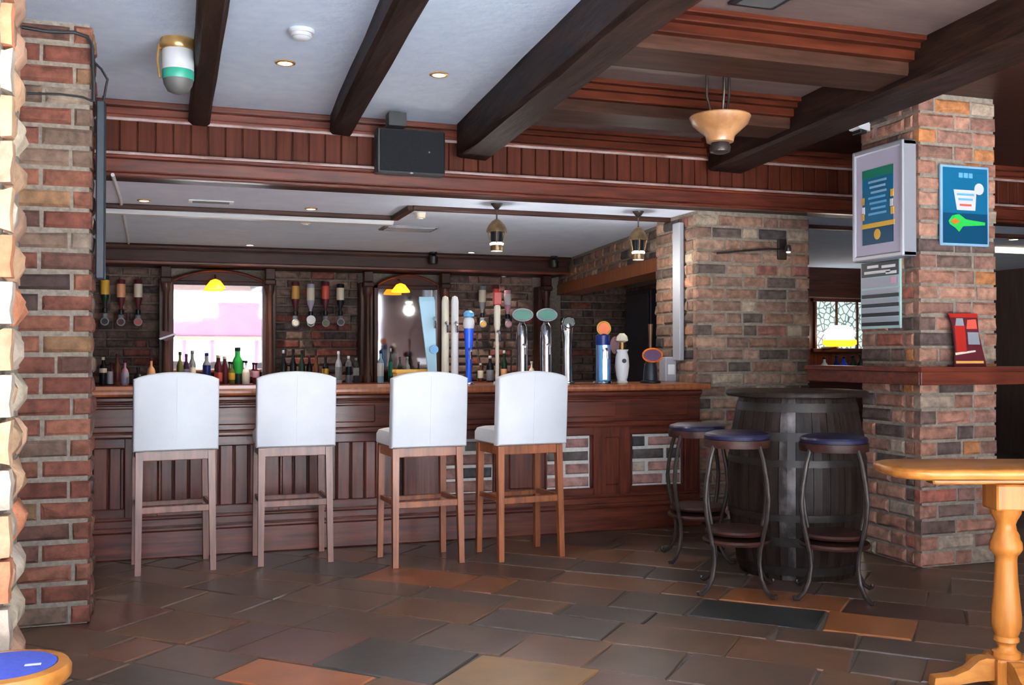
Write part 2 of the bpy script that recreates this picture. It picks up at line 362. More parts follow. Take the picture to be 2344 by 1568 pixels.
for i, (y0, y1) in enumerate(((4.24, 4.58), (5.48, 5.80), (1.9, 2.22))):
    MB().box(1.98, 3.92, y0, y1, 2.735, 2.93, .02).build('cross_beam', 'coffer_brown', cf)
# --- main beams
def beam(label, xw0, xw1, zb, skew, ye=6.735, y0=.2):
    o = thing('ceiling_beam', label, 'beam', ((xw0 + xw1) / 2, ye, zb), math.radians(0), 'dark timber ceiling beams')
    hw = (xw1 - xw0) / 2; rings = []; n = 12; rn = random.Random(xw0)
    for i in range(n + 1):
        y = -(ye - y0) * i / n; dx = y * -skew; j = lambda a=.006: rn.uniform(-a, a); c = .02
        rings.append([(dx - hw + c + j(), y, j()), (dx + hw - c + j(), y, j()), (dx + hw + j(), y, c + j()), (dx + hw + j(), y, ZC + .02 - zb), (dx - hw + j(), y, ZC + .02 - zb), (dx - hw + j(), y, c + j())])
    MB().loft(rings).build('timber', 'beam', o, smooth=False)
    return o
beam('thin dark timber ceiling beam beside the white and green canister', .08, .205, 2.765, .005)
beam('slim dark ceiling beam between the two ceiling downlights', .978, 1.13, 2.765, -.045)
beam('heavy dark beam dividing the white ceiling from the panelled ceiling', 1.86, 2.09, 2.66, -.05)
beam('heavy dark beam running to the top of the poster pillar', 3.83, 4.13, 2.685, -.10)
# --- soffit over the bar
sf = struct('wall_soffit', MB().box(X0, X1, YS, YS + .14, ZI, ZC + .1), 'dark_wood_x')
bm_ = MB().box(0, .103, -.018, 0, 2.555, 2.80, .005).mesh('board', 'board')
x = -1.2
while x < 7.4:
    o = bpy.data.objects.new('board', bm_); COL.objects.link(o); o.parent = sf; o.location = (x, YS, 0); x += .108
for nm, rows in (('trim_1', ((2.79, 2.815, .05), (2.815, 2.865, .03), (2.865, 2.90, .075))), ('trim_2', ((2.42, 2.445, .05), (2.445, 2.53, .075), (2.53, 2.55, .10)))):
    t = None
    for z0, z1, d in rows:
        mb = MB().box(X0, X1, YS - .018 - d, YS, z0, z1, .008)
        if t is None: t = struct(nm, mb, 'mahogany_x')
        else: mb.build('moulding', 'mahogany_x', t)
    zb = 2.56 if nm == 'trim_2' else 2.785
    MB().tube([(X0, YS - .018 - (.085 if nm == 'trim_2' else .04), zb), (X1, YS - .018 - (.085 if nm == 'trim_2' else .04), zb)], .011, 8).build('highlight_bead', 'bead_highlight', t, True)
# ================================================================== PILLARS
def pillar_bricks(o, xa, xb, ya, yb, z1, pl, lib='old', hz=1.0, left=True, right=False, crs=COURSE, joint=.015):
    n = int(z1 / crs)
    for i in range(n):
        z = .006 + i * crs; odd = i % 2
        course(o, lib, (xa, ya), 0, xb - xa, z, odd, pl, hz, joint)
        if left: course(o, lib, (xa, yb), -math.pi / 2, yb - ya - .068, z, 1 - odd, pl, hz, joint)
        if right: course(o, lib, (xb, ya + .068), math.pi / 2, yb - ya - .068, z, 1 - odd, pl, hz, joint)
# pillar behind the barrel, carrying the posters
rp = thing('brick_pillar', 'square reclaimed brick pillar carrying the light box and blue poster', 'pillar')
MB().box(4.312, 4.872, 5.012, 5.56, 0, 2.9).build('mortar_core', 'mortar', rp)
pillar_bricks(rp, 4.30, 4.884, 5.0, 5.56, 2.88, PAL_RIGHT)
# pillar at the left with the cables
lp = thing('brick_pillar', 'slim red brick pillar at the left end of the bar', 'pillar')
MB().box(-.728, -.397, 5.272, 5.548, 0, 2.9).build('mortar_core', 'mortar', lp)
pillar_bricks(lp, -.74, -.385, 5.26, 5.55, 2.905, PAL_LEFT, left=False, right=True, crs=.1)
# nearest pillar, rough faced
def rough_mesh(L, H, D, rnd):
    nx, nz = 5, 4; mb = MB(); g = []
    for i in range(nz):
        row = []
        for k in range(nx):
            u, v = k / (nx - 1), i / (nz - 1); e = max(abs(2 * u - 1) ** 4, abs(2 * v - 1) ** 4)
            y = .028 * e + rnd.uniform(-.012, .006) * (1 - e * .5)
            row.append((L * u + rnd.uniform(-.005, .005), y, H * v + rnd.uniform(-.005, .005)))
        g.append(row)
    mb.v = [p for r in g for p in r]; mb.f = [(i * nx + k, i * nx + k + 1, (i + 1) * nx + k + 1, (i + 1) * nx + k) for i in range(nz - 1) for k in range(nx - 1)]
    bd = [k for k in range(nx)] + [i * nx + nx - 1 for i in range(1, nz)] + [(nz - 1) * nx + k for k in range(nx - 2, -1, -1)] + [i * nx for i in range(nz - 2, 0, -1)]
    n0 = len(mb.v); mb.v += [(mb.v[i][0], D, mb.v[i][2]) for i in bd]; nb = len(bd)
    mb.f += [(bd[k], n0 + k, n0 + (k + 1) % nb, bd[(k + 1) % nb]) for k in range(nb)] + [tuple(range(n0, n0 + nb))]
    return mb.mesh('stone', 'stone', True)
rr_ = random.Random(5); BL['rough'] = {k: [rough_mesh(L, .122, .09, rr_) for _ in range(5)] for k, L in dict(s=.262, t=.19, h=.122).items()}
npil = thing('stone_pillar', 'rough pale brick and stone pillar brightly lit at the left edge', 'pillar')
MB().box(-.98, -.49, 3.27, 3.66, 0, 2.9).build('mortar_core', 'mortar', npil)
for i in range(21):
    z = .01 + i * .138
    course(npil, 'rough', (-.99, 3.25), 0, .53, z, i % 2, PAL_NEAR, 1.0, .02, proud=-.01)
    course(npil, 'rough', (-.462, 3.34), math.pi / 2, .33, z, 1 - i % 2, PAL_NEAR, 1.0, .02, proud=0)
# column at the end of the bar
cp = thing('brick_pillar', 'wide old brick column at the right end of the bar', 'pillar')
MB().box(3.862, 4.868, 6.962, 7.65, 0, ZI).build('mortar_core', 'mortar', cp)
pillar_bricks(cp, 3.85, 4.88, 6.95, 7.66, ZI, PAL_COL, left=True)
# slanted brick side wall behind the bar
sx = lambda Y: 3.87 + (Y - 7.0) * .125
SA = math.atan2(-1, -.125)
def onS(px, py, off=0):
    d = ray(px, py); k = (2.995 + off + .125 * 0) / (d.x - .125 * d.y); return CC + d * k
sw = struct('wall_side', MB().prism([(sx(7.45) + .012, 7.45), (sx(YB) + .012, YB), (sx(YB) + .3, YB), (sx(7.45) + .3, 7.45)], lambda u, v, d: (u, v, d), 2.10, ZI), 'mortar')
lt0, lt1 = onS(1500, 592), onS(1302, 645); lb0, lb1 = onS(1500, 625), onS(1302, 668)
YO0, YO1 = lt0.y, YB
ZL1 = (lt0.z + lt1.z) / 2; ZL0 = (lb0.z + lb1.z) / 2
0 and print('lintel', YO0, YO1, ZL0, ZL1, lt0, lt1, lb0, lb1)
MB().prism([(sx(7.45) + .012, 7.45), (sx(YO0) + .012, YO0), (sx(YO0) + .3, YO0), (sx(7.45) + .3, 7.45)], lambda u, v, d: (u, v, d), 0, 2.10).build('pier', 'mortar', sw)
length = math.hypot(YB - 7.5, (YB - 7.5) * .125)
for i in range(int(ZI / COURSE)):
    z = .006 + i * COURSE
    if z < .95: continue
    course(sw, 'old', (sx(YB), YB), SA, length, z, i % 2, PAL_COL, 1.0, .015, skip=lambda x, y, zz, L: zz + .08 < ZL1 + .02 and YO0 - L * .4 < y < YO1 + L * .4)
# timber lintel and recess
li = tag(MB().prism([(sx(YO0 - .15) - .02, YO0 - .15), (sx(YO1 - .02) - .02, YO1 - .02), (sx(YO1 - .02) + .28, YO1 - .02), (sx(YO0 - .15) + .28, YO0 - .15)], lambda u, v, d: (u, v, d), ZL0, ZL1).build('timber_lintel', 'stool_wood_warm'),
         'orange brown timber lintel over the recess behind the bar', 'lintel')
rc = struct('wall_recess', MB().prism([(sx(YO0 - .3) + .9, YO0 - .3), (sx(YB) + .9, YB), (sx(YB) + 1.0, YB), (sx(YO0 - .3) + 1.0, YO0 - .3)], lambda u, v, d: (u, v, d), 0, ZI), 'mortar')
for i in range(9, int(2.2 / COURSE)):
    course(rc, 'old', (sx(YB) + .888, YB), SA, math.hypot(YB - YO0, (YB - YO0) * .125), .006 + i * COURSE, i % 2, PAL_BACK)
# ================================================================== BAR COUNTER
bc = thing('bar_counter', 'long mahogany bar counter with panelled front and brick insets', 'bar counter', (0, 0, 0))
BX0, BX1 = -1.6, 3.80
MB().box(BX0, BX1, 6.87, 7.38, 0, 1.03).build('carcass', 'dark_wood_x', bc)
def bpart(n, x0, x1, y, z0, z1, m='mahogany_x', c=.006, yb=6.87): return MB().box(x0, x1, y, yb, z0, z1, c).build(n, m, bc)
bpart('plinth', BX0, BX1, 6.79, 0, .17); bpart('plinth_moulding', BX0, BX1, 6.775, .165, .20, c=.012); bpart('lower_rail', BX0, BX1, 6.81, .195, .255)
bpart('bottom_rail', BX0, BX1, 6.825, .255, .315); bpart('rail_moulding', BX0, BX1, 6.80, .24, .265, c=.01)
bpart('mid_rail', BX0, BX1, 6.82, .70, .765); bpart('mid_moulding', BX0, BX1, 6.775, .762, .80, c=.012); bpart('frieze', BX0, BX1, 6.81, .80, 1.03)
bpart('frieze_moulding', BX0, BX1, 6.765, .99, 1.03, c=.012); bpart('frieze_bead', BX0, BX1, 6.795, .965, .985, c=.008)
stl = [(-1.6, -1.42), (-.85, -.68), (-.30, -.10), (.56, .66), (1.33, 1.47), (1.50, 1.77), (2.17, 2.54), (2.92, 3.22), (3.67, 3.80)]
for a, b in stl: bpart('stile', a, b, 6.815, .255, .765, 'mahogany_z')
for a, b in ((2.17, 2.54), (2.92, 3.22)):
    bpart('pilaster_panel', a + .09, b - .09, 6.805, .33, .69, 'mahogany_z', .012)
for a, b in ((-1.42, -.85), (-.68, -.30), (-.10, .56), (.66, 1.33)):                                  # boarded fields
    n = max(3, round((b - a) / .098)); wv = (b - a) / n
    for k in range(n): MB().box(a + k * wv + .004, a + (k + 1) * wv - .004, 6.842, 6.87, .31, .705, .008).build('board', 'mahogany_z', bc)
    for q in ((a, a + .025), (b - .025, b)): MB().box(q[0], q[1], 6.825, 6.87, .315, .70, .008).build('bolection', 'mahogany_z', bc)
for a, b in ((-1.42, -.68), (-.55, .0), (.15, .62), (.75, 1.3), (1.6, 2.3), (2.45, 3.1), (3.2, 3.7)):                  # frieze panels
    MB().box(a, b, 6.802, 6.83, .835, .955, .008).build('frieze_panel', 'mahogany_x', bc)
for a, b in ((1.77, 2.17), (2.54, 2.92), (3.22, 3.67)):                                                # brick insets
    MB().box(a, b, 6.85, 6.88, .315, .70).build('mortar_bed', 'white_mortar', bc)
    for q in ((a, a + .02), (b - .02, b)): MB().box(q[0], q[1], 6.822, 6.87, .315, .70, .008).build('bolection', 'mahogany_z', bc)
    i = 0; z = .322
    while z < .66:
        course(bc, 'clean', (a + .022, 6.842), 0, b - a - .044, z, i % 2, PAL_BAR, 1.0, .02); z += .0945; i += 1
wt = tag(MB().box(BX0, 3.84, 6.70, 7.42, 1.032, 1.075, .014).build('bar_worktop', 'stool_wood_warm'), 'long polished wooden worktop along the front bar', 'worktop')
# ================================================================== WHITE BAR STOOLS
def make_stool(label, wood, loc, rz):
    t = thing('bar_stool', label, 'stool', loc, rz, 'white upholstered bar stools at the bar')
    hw, hd = .205, .16
    for sx_ in (-1, 1):
        for sy in (-1, 1):
            x1, y1 = sx_ * hw, sy * hd; x0, y0 = sx_ * (hw + .008), sy * hd - (.03 if sy < 0 else -.01); a, b = .021, .017
            rings = [[(x0 - b, y0 - b, 0), (x0 + b, y0 - b, 0), (x0 + b, y0 + b, 0), (x0 - b, y0 + b, 0)], [(x1 - a, y1 - a, .72), (x1 + a, y1 - a, .72), (x1 + a, y1 + a, .72), (x1 - a, y1 + a, .72)]]
            MB().loft(rings).build('leg', wood, t)
    for sy in (-1, 1): MB().box(-hw, hw, sy * hd - .012, sy * hd + .012, .665, .725, .004).build('apron', wood, t)
    for s in (-1, 1): MB().box(s * hw - .012, s * hw + .012, -hd, hd, .665, .725, .004).build('apron', wood, t)
    MB().box(-hw, hw, -hd - .022, -hd + .006, .355, .395, .004).build('stretcher', wood, t)
    MB().box(-hw, hw, hd - .012, hd + .02, .355, .385, .004).build('footrest', wood, t)
    for s in (-1, 1): MB().box(s * hw - .011, s * hw + .011, -hd, hd, .37, .40, .004).build('stretcher', wood, t)
    # seat cushion
    rings = []
    for z, ins in ((.725, .012), (.735, 0), (.79, 0), (.815, .012), (.825, .04)):
        rings.append([(x, y, z) for x, y in ((-.228 + ins, -.15), (.228 - ins, -.15), (.228 - ins, .20 - ins), (.20 - ins, .225 - ins), (-.20 + ins, .225 - ins), (-.228 + ins, .20 - ins))])
    MB().loft(rings).build('seat', 'white_leather', t, True)
    # backrest with arched top
    poly = [(-.242, .725), (.242, .725)]
    for k in range(13):
        u = 1 - 2 * k / 12; poly.append((.242 * u, 1.150 + .042 * (1 - u * u) ** .8))
    def fn(u, v, d):
        lean = -(v - .72) * .06
        return (u, d + lean, v)
    n = len(poly); cx, cz = 0, .94
    ins = lambda k: [(cx + (u - cx) * (1 - k / .232), cz + (v - cz) * (1 - k / .22)) for u, v in poly]
    rings = [[fn(u, v, d) for u, v in ins(k)] for d, k in ((-.215, .010), (-.208, .002), (-.20, 0), (-.15, 0), (-.142, .002), (-.135, .012))]
    br = MB().loft(rings).build('backrest', 'white_leather', t, True)
    MB().box(-.0015, .0015, -.2185, -.2165, .74, 1.17).build('seam', 'white_leather', br)
    br.children[0].rotation_euler = (math.radians(3.43), 0, 0); br.children[0].location = (0, .042, .008)
    return t
S = [((-.006, 6.50, 0), math.radians(5), 'stool_wood', 'white high-back bar stool nearest the slim left brick pillar'),
     ((.712, 6.525, 0), math.radians(1), 'stool_wood', 'white high-back bar stool, second from the left brick pillar'),
     ((1.473, 6.23, 0), math.radians(4), 'stool_wood_warm', 'white high-back bar stool, third from the left, seat side showing'),
     ((2.128, 6.20, 0), math.radians(6), 'stool_wood_warm', 'white high-back bar stool nearest the barrel table')]
for loc, rz, wd, lb in S: make_stool(lb, wd, loc, rz)
# ================================================================== BARREL TABLE AND STOOLS
d = ray(1822, 800); bctr = Vector((d.x, d.y, 0)) * (6.08 / F)
bt = thing('barrel_table', 'large dark wooden barrel used as a tall table', 'table', bctr)
HB = 1.045
def brad(z): t = (z / HB - .5) * 2; return .405 - .07 * t * t
NST = 26
rings_z = [HB * k / 10 for k in range(11)]
for k in range(NST):
    a0 = 2 * math.pi * k / NST + .004; a1 = 2 * math.pi * (k + 1) / NST - .004; rings = []
    for z in rings_z:
        r = brad(z); rings.append([((r + .0) * math.cos(a0), r * math.sin(a0), z), (r * 1.006 * math.cos((a0 + a1) / 2), r * 1.006 * math.sin((a0 + a1) / 2), z), (r * math.cos(a1), r * math.sin(a1), z),
                                   ((r - .03) * math.cos(a1), (r - .03) * math.sin(a1), z), ((r - .03) * math.cos(a0), (r - .03) * math.sin(a0), z)])
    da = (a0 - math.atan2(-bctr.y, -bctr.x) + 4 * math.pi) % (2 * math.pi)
    MB().loft(rings).build('stave', 'barrel_highlight' if 2 * math.pi - .30 < da < 2 * math.pi - .05 else 'barrel_wood', bt)  # stave turned to the camera carries the painted highlight
for z0, z1 in ((.03, .08), (.20, .25), (.345, .385), (.655, .695), (.80, .85), (.965, 1.015)):
    MB().lathe([(brad(z0) - .005, z0), (brad(z0) + .006, z0), (brad(z1) + .006, z1), (brad(z1) - .005, z1)], seg=40).build('hoop', 'hoop', bt, True)
MB().lathe([(.30, .98), (.30, 1.0)], seg=30).build('barrel_head', 'barrel_wood', bt)
MB().lathe([(.395, 1.045), (.412, 1.05), (.416, 1.065), (.41, 1.078), (.395, 1.082)], seg=48).build('table_top', 'barrel_wood', bt, True)
lab = [onY(1795, 930, 1)]
def bar_stool_round(label, px, yfeet, rz, z_seat=.86):
    p = onz(px, yfeet, 0)
    t = thing('barrel_stool', label, 'stool', (p.x, p.y, 0), rz, 'round blue-topped stools at the barrel table')
    hs = z_seat
    MB().lathe([(.150, hs - .03), (.172, hs - .028), (.176, hs - .01), (.170, hs), (.13, hs + .012), (.0, hs + .014)], seg=32).build('seat_pad', 'blue_leather', t, True)
    MB().lathe([(.155, hs - .075), (.178, hs - .072), (.181, hs - .05), (.178, hs - .03), (.155, hs - .028)], seg=32).build('seat_ring', 'dark_wood_x', t, True)
    for zz, r in ((.335, .165), (.285, .180)):
        MB().lathe([(r - .03, zz - .014), (r, zz - .012), (r + .006, zz), (r, zz + .012), (r - .03, zz + .014)], seg=32).build('foot_ring', 'dark_wood_x', t, True)
    prof = [(.165, hs - .05), (.195, hs - .13), (.222, hs - .25), (.232, .52), (.220, .42), (.192, .32), (.172, .25), (.166, .18), (.180, .10), (.215, .045), (.258, .018), (.278, .022), (.282, .036)]
    for k in range(4):
        a = math.pi / 4 + k * math.pi / 2
        MB().tube([(r * math.cos(a), r * math.sin(a), z) for r, z in prof], [.0125] * 10 + [.013, .012, .011], 8).build('leg', 'iron', t, True)
    return t
bar_stool_round('round blue-topped stool half hidden behind its neighbour, nearest the bar', 1596, 1281, -.35, .85)
bar_stool_round('round blue-topped stool in front of the barrel, left of the pair', 1687, 1354, -.545, .865)
bar_stool_round('round blue-topped stool in front of the barrel, nearest the poster pillar', 1910, 1366, -.634, .855)
# ================================================================== PINE TABLE
dd = ray(2300, 810); dd = Vector((dd.x, dd.y, 0)).normalized(); Dp = 3.95 / math.cos(math.atan((2300 - 1172) / F))
tp = dd * Dp
pt = thing('pub_table', 'narrow polished pine pedestal table at the right edge', 'table', (tp.x, tp.y, 0), -YAW)
ZT = .868
def rrect(hx, hy, r, n=7):
    out = []
    for cx, cy, a0 in ((hx - r, hy - r, 0), (-hx + r, hy - r, 90), (-hx + r, -hy + r, 180), (hx - r, -hy + r, 270)):
        for k in range(n): a = math.radians(a0 + 90 * k / (n - 1)); out.append((cx + r * math.cos(a), cy + r * math.sin(a)))
    return out
MB().loft([[(x, y, ZT - dz) for x, y in rrect(.485 - i, .205 - i, .13)] for dz, i in ((.043, .02), (.036, .006), (.022, 0), (.012, 0), (.004, .006), (0, .016))]).build('table_top', 'pine', pt, True)
MB().box(-.30, .30, -.04, .04, ZT - .075, ZT - .043, .006).build('batten', 'pine', pt)
MB().box(-.064, .064, -.064, .064, .693, ZT - .075, .006).build('pedestal_block', 'pine_z', pt)
pf = [(.058, .695), (.056, .675), (.042, .65), (.036, .633), (.040, .61), (.050, .59), (.052, .575), (.058, .565), (.060, .55), (.060, .535), (.052, .522), (.042, .51), (.040, .49), (.043, .42), (.050, .34), (.056, .275), (.055, .235), (.046, .205), (.040, .197), (.046, .19), (.047, .178), (.038, .170), (.034, .155), (.040, .142), (.052, .135), (.052, .11)]
MB().lathe(pf, seg=28).build('pedestal', 'pine_z', pt, True)
hub = MB().box(-.06, .06, -.06, .06, .0, .115, .008).build('hub', 'pine_z', pt)
MB().box(.0, .055, -.064, -.058, .02, .085).build('label_sticker', 'white_plastic', hub)
for k in range(4):
    a = k * math.pi / 2 + math.radians(0)
    poly = [(.055, .112), (.09, .115), (.12, .105), (.16, .07), (.22, .045), (.29, .038), (.295, 0), (.23, 0), (.20, .012), (.12, .025), (.055, .03)]
    MB().prism(poly, lambda u, v, d, a=a: (u * math.cos(a) - d * math.sin(a), u * math.sin(a) + d * math.cos(a), v), -.028, .028).build('foot', 'pine', pt)
# ================================================================== LOW BLUE STOOL
q = onz(10, 1524, .46)
ls = thing('low_stool', 'low round stool with blue cloth seat and pine rim', 'stool', (q.x, q.y, 0))
MB().lathe([(.132, .452), (.13, .462), (.08, .468), (0, .469)], seg=36).build('seat_pad', 'blue_cloth', ls, True)
MB().lathe([(.125, .405), (.155, .41), (.167, .425), (.168, .445), (.16, .458), (.134, .462), (.13, .45)], seg=40).build('rim', 'pine', ls, True)
MB().box(.055, .095, -.05, -.035, .468, .4695).build('tag', 'white_plastic', ls)
for k in range(4):
    a = math.pi / 4 + k * math.pi / 2
    MB().tube([(.12 * math.cos(a), .12 * math.sin(a), .41), (.125 * math.cos(a), .125 * math.sin(a), .22), (.14 * math.cos(a), .14 * math.sin(a), 0)], [.02, .024, .016], 10).build('leg', 'pine_z', ls, True)
MB().tube([(.128 * math.cos(k * math.pi / 8), .128 * math.sin(k * math.pi / 8), .16) for k in range(16)], .010, 8, True).build('stretcher_ring', 'pine', ls, True)
# ================================================================== BACK BAR
YK = 11.22
bb = thing('back_bar_cabinet', 'dark wooden cabinet base of the back bar', 'cabinet')
bw = thing('back_bar_shelf', 'reddish wooden counter shelf of the back bar holding bottles', 'shelf')
bn = thing('back_bar_canopy', 'dark moulded wooden canopy along the top of the back bar', 'canopy')
MB().box(-1.6, 4.34, 10.86, 11.36, 0, .94).build('cabinet', 'dark_wood_x', bb)
MB().box(-1.6, 4.34, 10.82, 11.36, .94, .98, .008).build('counter_top', 'mahogany_x', bw)
MB().box(-1.6, 4.34, 10.86, 11.39, 2.22, 2.42, .01).build('canopy', 'dark_wood_x', bn)
MB().box(-1.6, 4.40, 10.82, 10.90, 2.36, 2.42, .02).build('cornice', 'dark_wood_x', bn)
MB().box(-1.6, 4.40, 10.835, 10.88, 2.215, 2.25, .01).build('canopy_bead', 'mahogany_x', bn)
for px, lb in ((380, 'dark turned column left of the bright mirror'), (618, 'dark turned column right of the bright mirror'), (842, 'dark turned column left of the dark mirror'), (1018, 'dark turned column right of the dark mirror'), (1250, 'dark turned column in the corner by the recess')):
    X = onY(px, 700, 11.1).x
    bcol = thing('bar_column', lb, 'column', (X, 11.1, .98), 0, 'turned columns of the back bar'); X = 0
    c = MB().lathe([(.052, 0), (.052, .06), (.038, .09), (.034, .5), (.030, .95), (.042, .98), (.05, 1.02), (.05, 1.06)], (0, 0, 0), 16)
    c.build('shaft', 'dark_wood_z', bcol, True)
    MB().box(-.06, .06, -.07, .055, 1.06, 1.12, .012).build('capital', 'dark_wood_x', bcol)
    MB().box(-.05, .05, -.06, .055, 1.12, 1.234, .006).build('bracket', 'dark_wood_x', bcol)
    MB().box(-.07, .07, .06, .24, 0, 1.118, .006).build('pilaster', 'dark_wood_z', bcol)
XC = [onY(p, 700, 11.1).x for p in (380, 618, 842, 1018, 1250)]
def mirror(nm, label, px0, px1, m):
    xa, xb = onY(px0, 760, YK).x, onY(px1, 760, YK).x
    t = thing(nm, label, 'mirror', ((xa + xb) / 2, YK, .98)); hw = (xb - xa) / 2
    MB().box(-hw, hw, .02, .03, .02, 1.07).build('mirror_glass', m, t)
    for s in (-1, 1): MB().box(s * (hw + .02) - .025, s * (hw + .02) + .025, -.02, .05, 0, 1.10, .008).build('frame_side', 'dark_wood_z', t)
    MB().box(-hw - .045, hw + .045, -.02, .05, 1.055, 1.10, .008).build('frame_top', 'dark_wood_x', t)
    # arched pediment with a moulded edge
    arc = [(hw * 1.0 * (1 - 2 * k / 14), 1.10 + .112 * (1 - (1 - 2 * k / 14) ** 2)) for k in range(15)]
    MB().prism([(-hw, 1.09), (hw, 1.09)] + arc, lambda u, v, d: (u, d, v), -.012, .05).build('pediment', 'dark_wood_x', t)
    MB().tube([(u, -.02, v) for u, v in arc], .016, 8).build('arch_moulding', 'mahogany_x', t, True)
    return t, xa, xb
mirror('bar_mirror', 'bright arched back bar mirror reflecting a pink building', 396, 604, 'mirror')
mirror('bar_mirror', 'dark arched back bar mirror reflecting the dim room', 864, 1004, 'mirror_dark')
for px, py, lb in ((493, 652, 'glowing amber shade lamp above the bright mirror'), (917, 661, 'glowing amber shade lamp above the dark mirror')):
    p = onY(px, py, 11.02)
    t = thing('mirror_lamp', lb, 'lamp', (p.x, 11.02, p.z - .04), 0, 'amber lamps over the back bar mirrors')
    MB().lathe([(.012, .10), (.05, .085), (.10, .02), (.105, 0)][::-1], seg=20).build('lamp_shade', 'lamp_amber', t, True)
    MB().tube([(0, .0, .09), (0, .04, .14), (0, .15, .15)], .01, 8).build('arm', 'old_brass', t, True)
for a, b in ((-1.5, XC[0] - .07), (XC[1] + .07, XC[2] - .07), (XC[3] + .07, XC[4] - .07), (4.45, 5.35)):
    i = 0
    for k in range(13):
        course(wb, 'old', (a, 11.36), 0, b - a, .985 + k * .096, k % 2, PAL_BACK)
# ------------------------------------------------------------------ bottles
def bottle(label, px, h, r, glass, lab=None, cap='bottleblack', shape='std', Y=11.0, z=.98, zl=(.12, .5), group='bottles along the back bar shelf', flip=False):
    p = onY(px, 850, Y)
    t = thing('bottle', label, 'bottle', (p.x, Y, z), 0, group)
    if shape == 'std': pf = [(r * .92, 0), (r, .01), (r, h * .58), (r * .86, h * .66), (r * .40, h * .76), (r * .36, h * .92)]
    elif shape == 'squat': pf = [(r * .9, 0), (r, .01), (r * 1.02, h * .45), (r * .8, h * .6), (r * .3, h * .7), (r * .3, h * .9)]
    elif shape == 'wine': pf = [(r * .94, 0), (r, .01), (r, h * .55), (r * .6, h * .68), (r * .36, h * .76), (r * .34, h * .93)]
    else: pf = [(r * .9, 0), (r, .01), (r, h * .7), (r * .7, h * .8), (r * .4, h * .86), (r * .38, h * .94)]
    MB().lathe(pf, seg=14).build('glass', glass, t, True)
    if lab: MB().lathe([(r * 1.02, h * zl[0]), (r * 1.03, h * zl[0] + .002), (r * 1.03, h * zl[1]), (r * 1.02, h * zl[1] + .002)], seg=14).build('label', lab, t, True)
    MB().lathe([(r * .42, h * .90), (r * .44, h * .905), (r * .44, h * .99), (r * .38, h)], seg=12).build('cap', cap, t, True)
    return t
